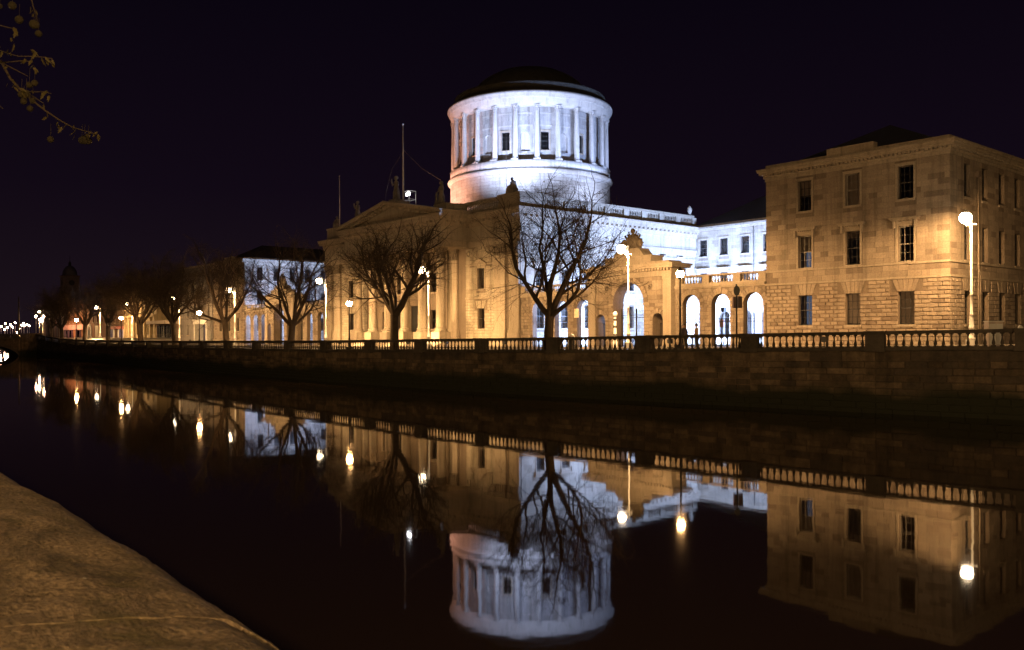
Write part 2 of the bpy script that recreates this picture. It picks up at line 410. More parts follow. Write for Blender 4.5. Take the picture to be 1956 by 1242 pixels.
def voussoirs(mb, fr, uc, zs, r0, r1, k, n0, n1, key=0.0, a0=0.0, a1=PI, single=None):
    """wedge stones round an arch; single = (parent, material) makes each one a part of its own"""
    for i in range(k):
        t0 = a0 + (a1 - a0) * (i + 0.06) / k; t1 = a0 + (a1 - a0) * (i + 0.94) / k
        rr = r1 + (key if i == k // 2 else 0)
        poly = [(uc - r0 * math.cos(t0), zs + r0 * math.sin(t0)), (uc - rr * math.cos(t0), zs + rr * math.sin(t0)),
                (uc - rr * math.cos(t1), zs + rr * math.sin(t1)), (uc - r0 * math.cos(t1), zs + r0 * math.sin(t1))]
        m = MB() if single else mb
        m.prism(fr, poly, n0, n1 + (0.03 if i == k // 2 else 0))
        if single: part('arch_stone', m, single[1], single[0], fr.p(poly[0][0], 0, poly[0][1]))

# ------------------------------------------------------------------ windows
WCACHE = {}
def window(parent, fr, uc, zb, zt, hw, nx=3, ny=4, depth=0.24, blind=0.0, surround=None, sill=True, hood=False, arch=False, sash='sash', lit=False):
    """one window part: glazing bars, with pane, sill, surround and blind as sub-parts"""
    facing = (round(fr.U.x), round(fr.U.y)) if not fr.polar else ('p', round(uc, 2))
    key = (facing, round(hw, 2), round(zt - zb, 2), nx, ny, blind, surround, sill, hood, arch, sash, lit, depth)
    org = fr.p(uc, 0, zb)
    if key in WCACHE:
        return again(WCACHE[key], parent, org)
    b = MB(); w = 0.045; n0, n1 = -depth - 0.05, -depth
    H = zt - zb
    for s_ in (-1, 1):
        a = uc + s_ * (hw - w * 0.7) ; b.fbox(fr, a - w * 0.7, a + w * 0.7, n0, n1, zb, zt)
    for z in (zb + w * 0.7, zt - w * 0.7): b.fbox(fr, uc - hw + w * 1.4, uc + hw - w * 1.4, n0, n1, z - w * 0.7, z + w * 0.7)
    for i in range(1, nx):
        u = uc - hw + 2 * hw * i / nx; b.fbox(fr, u - 0.015, u + 0.015, n0 + 0.01, n1 - 0.005, zb + w * 1.4, zt - w * 1.4)
    for j in range(1, ny):
        z = zb + H * j / ny; hh = 0.035 if (j * 2 == ny) else 0.015
        b.fbox(fr, uc - hw + w * 1.4, uc + hw - w * 1.4, n0 + 0.005, n1 - 0.002, z - hh, z + hh)
    if arch:
        K = 10
        for i in range(K):
            a0, a1 = PI * i / K, PI * (i + 1) / K
            b.prism(fr, [(uc - hw * math.cos(a0), zt + hw * math.sin(a0)), (uc - hw * math.cos(a1), zt + hw * math.sin(a1)),
                         (uc - (hw - .07) * math.cos(a1), zt + (hw - .07) * math.sin(a1)), (uc - (hw - .07) * math.cos(a0), zt + (hw - .07) * math.sin(a0))], n0, n1)
        for i in range(1, 4):
            a = PI * i / 4; d = (math.cos(a), math.sin(a)); e_ = 0.02
            b.prism(fr, [(uc - e_ * d[1], zt + e_ * d[0] + .05), (uc + e_ * d[1], zt - e_ * d[0] + .05), (uc + hw * d[0] + e_ * d[1], zt + hw * d[1] - e_ * d[0]), (uc + hw * d[0] - e_ * d[1], zt + hw * d[1] + e_ * d[0])], n0 + .01, n1 - .01)
    o = part('window', b, M[sash], parent, org)
    g = MB(); ng = -depth - 0.03
    g.add([fr.p(uc - hw, ng, zb), fr.p(uc + hw, ng, zb), fr.p(uc + hw, ng, zt), fr.p(uc - hw, ng, zt)], [(0, 1, 2, 3)])
    if arch:
        K = 10; pts = [fr.p(uc - hw * math.cos(PI * i / K), ng, zt + hw * math.sin(PI * i / K)) for i in range(K + 1)]
        g.add(pts, [tuple(range(K + 1))])
    part('pane', g, M['glass'], o, org)
    if lit:
        g = MB(); g.fbox(fr, uc - hw, uc + hw, -depth - 1.0, -depth - 0.95, zb, zt); part('pane_glow', g, M['pane_glow'], o, org)
    if blind > 0:
        q = MB(); q.fbox(fr, uc - hw + .03, uc + hw - .03, -depth - 0.10, -depth - 0.09, zt - H * blind, zt - 0.03); part('blind', q, M['blind'], o, org)
    if sill:
        q = MB(); q.fbox(fr, uc - hw - .12, uc + hw + .12, -depth + .02, 0.11, zb - .17, zb - .003); part('sill', q, M['trim'], o, org)
    if surround:
        q = MB(); s_ = surround
        for a, c in ((uc - hw - s_, uc - hw - .004), (uc + hw + .004, uc + hw + s_)):
            q.fbox(fr, a, c, -.05, .07, zb, zt + s_)
        q.fbox(fr, uc - hw, uc + hw, -.05, .07, zt + .004, zt + s_)
        q.fbox(fr, uc - hw - s_ - .03, uc + hw + s_ + .03, -.05, .10, zt + s_ + .003, zt + s_ + .06)
        part('surround', q, M['trim'], o, org)
    if hood:
        q = MB(); z = zt + (surround or .2) + .07
        q.fbox(fr, uc - hw - .28, uc + hw + .28, -.05, .12, z, z + .18)
        q.fbox(fr, uc - hw - .42, uc + hw + .42, -.05, .34, z + .18, z + .30)
        q.fbox(fr, uc - hw - .48, uc + hw + .48, -.05, .42, z + .302, z + .38)
        for s2 in (-1, 1): q.fbox(fr, uc + s2 * (hw + .2) - .08, uc + s2 * (hw + .2) + .08, .12, .28, z - .35, z + .178)
        k = 7
        for i in range(k):
            a = uc - hw + 2 * hw * (i + .5) / k; q.fbox(fr, a - .05, a + .05, .121, .26, z + .08, z + .179)
        part('hood', q, M['trim'], o, org)
    WCACHE[key] = o
    return o

def stone_field(parent, fr, u0, u1, z0, z1, ch, bl, ops, mat, proud, cham, joint, single=0, name='stone_block', jitter=0.12):
    """blocks: the first `single` as parts of their own, the others joined into one stuff part"""
    rest = MB(); cnt = [0]
    def emit(a, b, c, d):
        pr = proud + rng.uniform(-.004, .004)
        if cnt[0] < single:
            q = MB(); q.stone(fr, a, b, -.004, pr, c, d, cham); part(name, q, mat, parent, fr.p(a, 0, c), recalc=False); cnt[0] += 1
        else:
            rest.stone(fr, a, b, -.004, pr, c, d, cham)
    courses(fr, u0, u1, z0, z1, ch, bl, ops, emit, joint=joint, jitter=jitter)
    if rest.v: part('stone_courses', rest, mat, parent, stuff=True, recalc=False)
    return cnt[0]

# ================================================================== GROUND, WATER, QUAY
def ground_strip(name, mat, ya, yb, lift, xs, kerb=False):
    mb = MB()
    for a, b in zip(xs, xs[1:]):
        A0, A1, B0, B1 = ya(a), yb(a), ya(b), yb(b)
        za, zb = street(a) + lift, street(b) + lift
        mb.add([(a, A0, za), (b, B0, zb), (b, B1, zb), (a, A1, za)], [(0, 1, 2, 3)])
        if kerb:
            mb.add([(a, A0, za), (b, B0, zb), (b, B0, zb - lift), (a, A0, za - lift)], [(0, 1, 2, 3)])
            mb.add([(a, A1, za), (b, B1, zb), (b, B1, zb - lift), (a, A1, za - lift)], [(0, 1, 2, 3)])
    return structure(name, mb, mat)
XS = sorted(set([-700, -500, -450, -350, -300, -250, -215] + [x for x in QX if -700 < x < 60] + [x for x in YX if -700 < x < 60] + [60]))
ground_strip('ground', M['court_ground'], lambda x: quay_y(x) + 0.3, lambda x: 900, 0.0, XS)
ground_strip('road', M['road'], lambda x: quay_y(x) + 5.0, lambda x: max(quay_y(x) + 12.0, 54.5), 0.004, XS)
ground_strip('quay_pavement', M['pave'], lambda x: quay_y(x) + 0.31, lambda x: quay_y(x) + 5.0, 0.12, XS, True)
ground_strip('front_pavement', M['pave'], lambda x: max(quay_y(x) + 12.0, 54.5), lambda x: max(quay_y(x) + 12.0, 54.5) + 6.4, 0.12, XS, True)

def water_mat():
    m, t, b = nodes('river_water'); N = t.nodes
    b.inputs['Base Color'].default_value = (0.036, 0.024, 0.016, 1); b.inputs['Roughness'].default_value = 0.030; b.inputs['IOR'].default_value = 1.33
    geo = N.new('ShaderNodeNewGeometry'); n = N.new('ShaderNodeTexNoise'); n.inputs['Scale'].default_value = 0.55; n.inputs['Detail'].default_value = 3
    L(t, geo.outputs['Position'], n.inputs['Vector'])
    bp = N.new('ShaderNodeBump'); bp.inputs['Strength'].default_value = 0.010; bp.inputs['Distance'].default_value = 0.3; L(t, n.outputs[0], bp.inputs['Height']); L(t, bp.outputs[0], b.inputs['Normal'])
    return m
mb = MB(); mb.add([(-900, 0.3, 0), (120, 0.3, 0), (120, 170, 0), (-900, 170, 0)], [(0, 1, 2, 3)])
structure('water', mb, water_mat())
mb = MB(); mb.box(-900, -436, -60, 80, -1, 3.3); structure('far_bank', mb, M['pave'])

# the far quay wall: a straight-jointed ashlar face between the pedestals
PITCH = 6.5
def quay_points():
    pts = []; x = -20.9
    def step(x, d):
        lo, hi = (x, x + 8) if d > 0 else (x - 8, x)
        y0 = quay_y(x)
        for _ in range(40):
            m = (lo + hi) / 2
            far = math.hypot(m - x, quay_y(m) - y0) > PITCH
            if d > 0: lo, hi = (lo, m) if far else (m, hi)
            else: lo, hi = (m, hi) if far else (lo, m)
        return m
    xs = [x]; a = x
    for _ in range(3): a = step(a, 1); xs.insert(0, a)
    a = x
    while a > -183: a = step(a, -1); xs.append(a)
    return [(q, quay_y(q), coping_z(q)) for q in xs]
QP = quay_points()
def quay_wall_mat():
    m = stone_mat('quay_granite', (0.26, 0.19, 0.125), (0.085, 0.062, 0.042), var=0.5, scale=1.3, tint=(0.03, 0.026, 0.024), objrand=True, bump=0.6, odd=.72)
    t = m.node_tree; N = t.nodes; b = N['Principled BSDF']
    src = b.inputs['Base Color'].links[0].from_socket
    geo = N.new('ShaderNodeNewGeometry'); s_ = N.new('ShaderNodeSeparateXYZ'); L(t, geo.outputs['Position'], s_.inputs[0])
    n = N.new('ShaderNodeTexNoise'); n.inputs['Scale'].default_value = 0.35; n.inputs['Detail'].default_value = 5; L(t, geo.outputs['Position'], n.inputs['Vector'])
    a = N.new('ShaderNodeMath'); a.operation = 'MULTIPLY_ADD'; a.inputs[1].default_value = 1.6; L(t, n.outputs[0], a.inputs[0]); L(t, s_.outputs['Z'], a.inputs[2])
    r = N.new('ShaderNodeMapRange'); r.inputs[1].default_value = 1.75; r.inputs[2].default_value = 2.35; r.inputs[3].default_value = 1; r.inputs[4].default_value = 0; L(t, a.outputs[0], r.inputs[0])
    mx = N.new('ShaderNodeMix'); mx.data_type = 'RGBA'; mx.inputs[7].default_value = (0.017, 0.019, 0.008, 1); L(t, r.outputs[0], mx.inputs[0]); L(t, src, mx.inputs[6]); L(t, mx.outputs[2], b.inputs['Base Color'])
    return m
M['quay'] = quay_wall_mat()
qw = thing('quay_wall', 'long dark stone river wall with green algae along the waterline', 'river wall', (-60, 35.3, 0))
mb = MB(); led = MB(); rest = MB(); single = 0
W2 = [(40, quay_y(40), coping_z(40))] + QP + [(-187, 36.5, 4.2)]
WX = MB()
for a_, b_ in zip([-187, -215, -250, -300, -450], [-215, -250, -300, -450, -700]):
    WX.add([(a_, quay_y(a_), -1), (b_, quay_y(b_), -1), (b_, quay_y(b_), 4.2), (a_, quay_y(a_), 4.2)], [(0, 1, 2, 3)])
    WX.add([(a_, quay_y(a_) + .5, -1), (b_, quay_y(b_) + .5, -1), (b_, quay_y(b_) + .5, 4.2), (a_, quay_y(a_) + .5, 4.2)], [(0, 1, 2, 3)])
    WX.add([(a_, quay_y(a_), 4.2), (b_, quay_y(b_), 4.2), (b_, quay_y(b_) + .5, 4.2), (a_, quay_y(a_) + .5, 4.2)], [(0, 1, 2, 3)])
part('wall_beyond_bridge', WX, M['quay'], qw)
for (x1, y1, z1), (x0, y0, z0) in zip(W2, W2[1:]):
    d = Vector((x1 - x0, y1 - y0, 0)); ln = d.length; d.normalize(); nrm = Vector((d.y, -d.x, 0))
    fr = Frame((x0, y0), (d.x, d.y), (nrm.x, nrm.y))
    def zt(u): return z0 + (z1 - z0) * u / ln - 0.98
    # core
    vs = [fr.p(0, 0, -1), fr.p(ln, 0, -1), fr.p(ln, 0, zt(ln)), fr.p(0, 0, zt(0)), fr.p(0, -.62, -1), fr.p(ln, -.62, -1), fr.p(ln, -.62, zt(ln)), fr.p(0, -.62, zt(0))]
    mb.add(vs, [(0, 1, 2, 3), (4, 7, 6, 5), (3, 2, 6, 7)])
    # plain dark band under the balustrade, a long stone per bay half
    for k in range(4):
        a, b = ln * k / 4 + .01, ln * (k + 1) / 4 - .01
        vs = [fr.p(a, .06, zt(a) - .50), fr.p(b, .06, zt(b) - .50), fr.p(b, .06, zt(b) - .02), fr.p(a, .06, zt(a) - .02)]
        vs += [fr.p(a, -.05, zt(a) - .50), fr.p(b, -.05, zt(b) - .50), fr.p(b, -.05, zt(b) - .02), fr.p(a, -.05, zt(a) - .02)]
        led.add(vs, [(0, 1, 2, 3), (4, 7, 6, 5), (0, 4, 5, 1), (3, 2, 6, 7), (0, 3, 7, 4), (1, 5, 6, 2)])
    ncr = 8; H0 = -0.1
    for c in range(ncr):
        u = -0.0; first = True
        while u < ln - 0.02:
            l_ = rng.uniform(.55, 1.35) * (0.7 if (c % 2 and first) else 1.0); first = False
            v = min(u + l_, ln)
            if ln - v < .3: v = ln
            def zz(uu, k): return H0 + (zt(uu) - .52 - H0) * k / ncr
            pr = .02 + rng.uniform(0, .045); a, b = u + .012, v - .012; g = .012
            vs = [fr.p(a, -.01, zz(a, c) + g), fr.p(b, -.01, zz(b, c) + g), fr.p(b, -.01, zz(b, c + 1) - g), fr.p(a, -.01, zz(a, c + 1) - g)]
            ch = .022
            j = [rng.uniform(0, .02) for _ in range(4)]
            vs += [fr.p(a + ch, pr - j[0], zz(a, c) + g + ch), fr.p(b - ch, pr - j[1], zz(b, c) + g + ch), fr.p(b - ch, pr - j[2], zz(b, c + 1) - g - ch), fr.p(a + ch, pr - j[3], zz(a, c + 1) - g - ch)]
            fs = [(4, 5, 6, 7), (0, 1, 5, 4), (1, 2, 6, 5), (2, 3, 7, 6), (3, 0, 4, 7)]
            if x0 > -62 and x1 < -8 and c >= 3 and single < 295:
                q = MB(); q.add(vs, fs); part('stone_block', q, M['quay'], qw, fr.p(a, 0, zz(a, c)), recalc=False); single += 1
            else: rest.add(vs, fs)
            u = v
part('wall_core', mb, M['quay'], qw)
part('band_course', led, M['quay'], qw)
part('stone_courses', rest, M['quay'], qw, stuff=True, recalc=False)

# the balustrade along it
qb = thing('quay_balustrade', 'long low stone balustrade of vase balusters along the far bank', 'balustrade', (-60, 35.3, 3.2))
def baluster_mb(c, r, h, seg=8):
    b = MB(); x, y, z = c
    b.box(x - r, x + r, y - r, y + r, z, z + .09 * h)
    b.lathe([(.62 * r, .09 * h), (.95 * r, .17 * h), (1.0 * r, .26 * h), (.88 * r, .36 * h), (.55 * r, .50 * h), (.40 * r, .64 * h), (.38 * r, .74 * h), (.62 * r, .80 * h), (.48 * r, .84 * h), (.80 * r, .91 * h)], c, seg)
    b.box(x - .92 * r, x + .92 * r, y - .92 * r, y + .92 * r, z + .91 * h, z + h)
    return b
src_b = None; nb = 0; far_b = MB(); rails = []
BH = 0.64
ped_src = None
for i, (x, y, z) in enumerate(QP):
    a, b = QP[max(i - 1, 0)], QP[min(i + 1, len(QP) - 1)]
    d = Vector((a[0] - b[0], a[1] - b[1], 0)).normalized(); ang = math.atan2(d.y, d.x)
    if ped_src is None:
        q = MB(); hx, hy = .44, .27
        q.box(x - hx, x + hx, y - hy, y + hy, z - .96, z - .17); q.box(x - hx - .05, x + hx + .05, y - hy - .04, y + hy + .04, z - 1.02, z - .88)
        q.box(x - hx - .04, x + hx + .04, y - hy - .06, y + hy + .06, z - .168, z + .012)
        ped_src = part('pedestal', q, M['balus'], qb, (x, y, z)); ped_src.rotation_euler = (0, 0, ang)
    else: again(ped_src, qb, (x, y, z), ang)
for (x1, y1, z1), (x0, y0, z0) in zip(QP, QP[1:]):
    d = Vector((x1 - x0, y1 - y0, 0)); ln = d.length; d.normalize(); nrm = Vector((d.y, -d.x, 0))
    fr = Frame((x0, y0), (d.x, d.y), (nrm.x, nrm.y))
    def zz(u): return z0 + (z1 - z0) * u / ln
    def rail(name, t0, t1, hw):
        q = MB(); a, b = .40, ln - .40
        vs = [fr.p(u, n, zz(u) + t) for t in (t0, t1) for n in (-hw, hw) for u in (a, b)]
        q.add(vs, [(0, 1, 3, 2), (4, 6, 7, 5), (0, 4, 5, 1), (2, 3, 7, 6), (0, 2, 6, 4), (1, 5, 7, 3)])
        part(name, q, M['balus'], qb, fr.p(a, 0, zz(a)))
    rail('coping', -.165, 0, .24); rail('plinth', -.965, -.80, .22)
    K = 16
    for k in range(K):
        u = .44 + (ln - .88) * (k + .5) / K; p_ = fr.p(u, 0, zz(u) - .80)
        if nb < 296:
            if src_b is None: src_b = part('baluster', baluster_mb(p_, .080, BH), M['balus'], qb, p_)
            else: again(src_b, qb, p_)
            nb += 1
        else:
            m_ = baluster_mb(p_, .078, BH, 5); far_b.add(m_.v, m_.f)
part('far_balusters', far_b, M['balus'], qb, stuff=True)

# bridge at the far end
br = thing('stone_bridge', 'low stone arch bridge with balustrade crossing the dark river', 'bridge', (-191, 18, 0))
frb = east(-187.2, -8.0)
bw = MB()
def bridge_face(n):
    # segmental arches cut out of the face
    K = 24
    spans = [(27.0, 41.6), (10.0, 24.6), (-6.5, 7.6)]
    def soffit(u):
        for a, b in spans:
            if a < u < b:
                t = (u - (a + b) / 2) / ((b - a) / 2); return -0.3 + 2.7 * math.sqrt(max(0, 1 - t * t))
        return -1.0
    us = sorted(set([-7, 0, 44.4] + [a + (b - a) * (0.5 - 0.5 * math.cos(PI * i / K)) for a, b in spans for i in range(K + 1)] + [a - .001 for a, b in spans for a in (a, b + .002)]))
    us = [u for u in us if -7 <= u <= 44.4]
    for a, b in zip(us, us[1:]):
        bw.add([frb.p(a, n, soffit(a)), frb.p(b, n, soffit(b)), frb.p(b, n, 3.3), frb.p(a, n, 3.3)], [(0, 1, 2, 3)])
    return us, soffit
us, soffit = bridge_face(0); bridge_face(-9)
for a, b in zip(us, us[1:]):
    bw.add([frb.p(a, 0, soffit(a)), frb.p(b, 0, soffit(b)), frb.p(b, -9, soffit(b)), frb.p(a, -9, soffit(a))], [(0, 1, 2, 3)])
bw.add([frb.p(-7, 0, 3.3), frb.p(44.4, 0, 3.3), frb.p(44.4, -9, 3.3), frb.p(-7, -9, 3.3)], [(0, 1, 2, 3)])
part('arched_wall', bw, M['quay'], br)
q = MB(); q.fbox(frb, 41.9, 45.6, .003, .7, -1, 4.15); q.fbox(frb, 41.7, 45.8, -.1, .85, 4.153, 4.4); part('end_pier', q, M['quay'], br)
q = MB()
for a, b in ((27.0, 41.6),):
    pts = [(a + (b - a) * (0.5 - 0.5 * math.cos(PI * i / 22))) for i in range(23)]
    for u0, u1 in zip(pts, pts[1:]):
        q.prism(frb, [(u0, soffit(u0 + 1e-4)), (u1, soffit(u1 - 1e-4)), (u1, soffit(u1 - 1e-4) + .5), (u0, soffit(u0 + 1e-4) + .5)], -.02, .06)
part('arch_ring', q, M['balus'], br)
for nn in (-.25, -8.75):
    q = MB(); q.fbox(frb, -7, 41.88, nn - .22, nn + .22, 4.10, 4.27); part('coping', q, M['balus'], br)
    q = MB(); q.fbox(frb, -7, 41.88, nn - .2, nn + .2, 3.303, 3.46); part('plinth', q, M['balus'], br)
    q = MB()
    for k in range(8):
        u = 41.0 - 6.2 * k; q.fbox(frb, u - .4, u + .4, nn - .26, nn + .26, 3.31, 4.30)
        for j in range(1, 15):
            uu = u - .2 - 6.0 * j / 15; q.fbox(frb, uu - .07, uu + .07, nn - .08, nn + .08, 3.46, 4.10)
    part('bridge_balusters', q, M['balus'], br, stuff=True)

# ================================================================== THE NEAR PARAPET (granite coping the camera looks over)
def noise3(x, y, z):
    from mathutils import noise as mn
    return mn.noise(Vector((x, y, z)))
def parapet_mat():
    m, t, b = nodes('parapet_granite'); N = t.nodes
    geo = N.new('ShaderNodeNewGeometry'); P_ = geo.outputs['Position']
    mp = N.new('ShaderNodeMapping'); mp.inputs['Rotation'].default_value = (0, 0, R_(35)); mp.inputs['Scale'].default_value = (1.0, 2.6, 1.0); L(t, P_, mp.inputs[0])
    a = N.new('ShaderNodeTexNoise'); a.inputs['Scale'].default_value = 3.2; a.inputs['Detail'].default_value = 8; a.inputs['Roughness'].default_value = .65; a.inputs['Distortion'].default_value = .6; L(t, mp.outputs[0], a.inputs['Vector'])
    cr = N.new('ShaderNodeValToRGB'); L(t, a.outputs[0], cr.inputs[0]); el = cr.color_ramp.elements
    el[0].position = .30; el[0].color = (.07, .055, .035, 1); el[1].position = .72; el[1].color = (.30, .225, .155, 1)
    k = el.new(.5); k.color = (.20, .15, .10, 1)
    c = N.new('ShaderNodeTexNoise'); c.inputs['Scale'].default_value = 110; c.inputs['Detail'].default_value = 2; L(t, P_, c.inputs['Vector'])
    r = N.new('ShaderNodeMapRange'); r.inputs[1].default_value = .3; r.inputs[2].default_value = .7; r.inputs[3].default_value = .45; r.inputs[4].default_value = 1.5; L(t, c.outputs[0], r.inputs[0])
    mu = N.new('ShaderNodeMix'); mu.data_type = 'RGBA'; mu.blend_type = 'MULTIPLY'; mu.inputs[0].default_value = 1; L(t, cr.outputs[0], mu.inputs[6]); L(t, r.outputs[0], mu.inputs[7])
    g = N.new('ShaderNodeTexNoise'); g.inputs['Scale'].default_value = 6; g.inputs['Detail'].default_value = 6; L(t, P_, g.inputs['Vector'])
    gr = N.new('ShaderNodeMapRange'); gr.inputs[1].default_value = .56; gr.inputs[2].default_value = .70; gr.inputs[4].default_value = .7; L(t, g.outputs[0], gr.inputs[0])
    mx = N.new('ShaderNodeMix'); mx.data_type = 'RGBA'; mx.inputs[7].default_value = (.085, .075, .025, 1); L(t, gr.outputs[0], mx.inputs[0]); L(t, mu.outputs[2], mx.inputs[6])
    vo = N.new('ShaderNodeTexVoronoi'); vo.inputs['Scale'].default_value = 26; L(t, P_, vo.inputs['Vector'])
    vr = N.new('ShaderNodeMath'); vr.operation = 'LESS_THAN'; vr.inputs[1].default_value = .10; L(t, vo.outputs['Distance'], vr.inputs[0])
    vn = N.new('ShaderNodeTexNoise'); vn.inputs['Scale'].default_value = 4; L(t, P_, vn.inputs['Vector'])
    vg = N.new('ShaderNodeMath'); vg.operation = 'GREATER_THAN'; vg.inputs[1].default_value = .62; L(t, vn.outputs[0], vg.inputs[0])
    vm = N.new('ShaderNodeMath'); vm.operation = 'MULTIPLY'; L(t, vr.outputs[0], vm.inputs[0]); L(t, vg.outputs[0], vm.inputs[1])
    m2 = N.new('ShaderNodeMix'); m2.data_type = 'RGBA'; m2.inputs[7].default_value = (.62, .58, .5, 1); L(t, vm.outputs[0], m2.inputs[0]); L(t, mx.outputs[2], m2.inputs[6])
    L(t, m2.outputs[2], b.inputs['Base Color']); b.inputs['Roughness'].default_value = .8
    bp = N.new('ShaderNodeBump'); bp.inputs['Strength'].default_value = .8; bp.inputs['Distance'].default_value = .02; L(t, a.outputs[0], bp.inputs['Height'])
    b2 = N.new('ShaderNodeBump'); b2.inputs['Strength'].default_value = .7; b2.inputs['Distance'].default_value = .006; L(t, c.outputs[0], b2.inputs['Height']); L(t, bp.outputs[0], b2.inputs['Normal']); L(t, b2.outputs[0], b.inputs['Normal'])
    return m
M['parapet'] = parapet_mat()
pw = thing('near_parapet', 'weathered rounded granite parapet of the near bank in the lower corner', 'parapet wall', (-1.6, 0.2, 2.5))
def coping_stone(x0, x1, dz, dy, fine):
    mb = MB(); nx = max(4, int((x1 - x0) / fine)); prof = []
    for i in range(41):
        t = i / 40; y = -.42 + 1.115 * t
        s_ = (y - .12) / .59
        z = 3.674 - .085 * s_ * s_ - (.16 * max(0, s_ - .72) ** 1.5 * 4 if s_ > .72 else 0) - (.16 * max(0, -s_ - .72) ** 1.5 * 4 if s_ < -.72 else 0)
        prof.append((y, z))
    prof = [(-.40, 3.1)] + prof + [(.69, 3.38), (.68, 3.2), (.64, 3.1)]
    m = len(prof); vs = []
    for i in range(nx + 1):
        x = x0 + (x1 - x0) * i / nx
        e_ = min(x - x0, x1 - x); rd = 0.0
        for (y, z) in prof:
            n1 = noise3(x * 2.1 + 3, y * 3.4, z * 2) * .007 + noise3(x * 6 - y * 5, y * 9, z * 8 + 4) * .006 + noise3(x * 21, y * 21, z * 21) * .0045 + noise3(x * 45, y * 45, z * 45) * .0028
            gul = noise3((x + y * .9) * 3.1 + 9, (y - x * .6) * .8, 2.2); n1 -= max(0, .05 - abs(gul)) * .22 if y < .34 else 0
            vs.append((x, y + dy - .008 + (n1 * .5 if y > .5 else 0), z + dz + n1 - rd))
    fs = [(i * m + j, (i + 1) * m + j, (i + 1) * m + j + 1, i * m + j + 1) for i in range(nx) for j in range(m - 1)]
    mb.add(vs, fs, True)
    mb.add(vs[:m], [tuple(range(m))]); mb.add(vs[nx * m:], [tuple(range(m - 1, -1, -1))])
    return part('coping_stone', mb, M['parapet'], pw, (x0, .1, 3.5), recalc=True)
coping_stone(-1.446, 1.2, 0.0008, -.014, .012)
coping_stone(-3.02, -1.4395, 0, 0, .012)
coping_stone(-4.7, -3.035, -.006, -.012, .02)
for k in range(8): coping_stone(-4.72 - 1.7 * (k + 1), -4.73 - 1.7 * k, rng.uniform(-.01, .01), rng.uniform(-.015, .015), .12)
for k in range(4): coping_stone(1.215 + 1.7 * k, 2.9 + 1.7 * k, 0, 0, .12)
mb = MB(); mb.box(-700, 120, -.34, .60, -1, 3.12); part('wall_body', mb, M['quay'], pw)
mb = MB(); mb.box(-700, 120, -60, -.335, 2.3, 2.62); structure('near_pavement', mb, M['pave'])

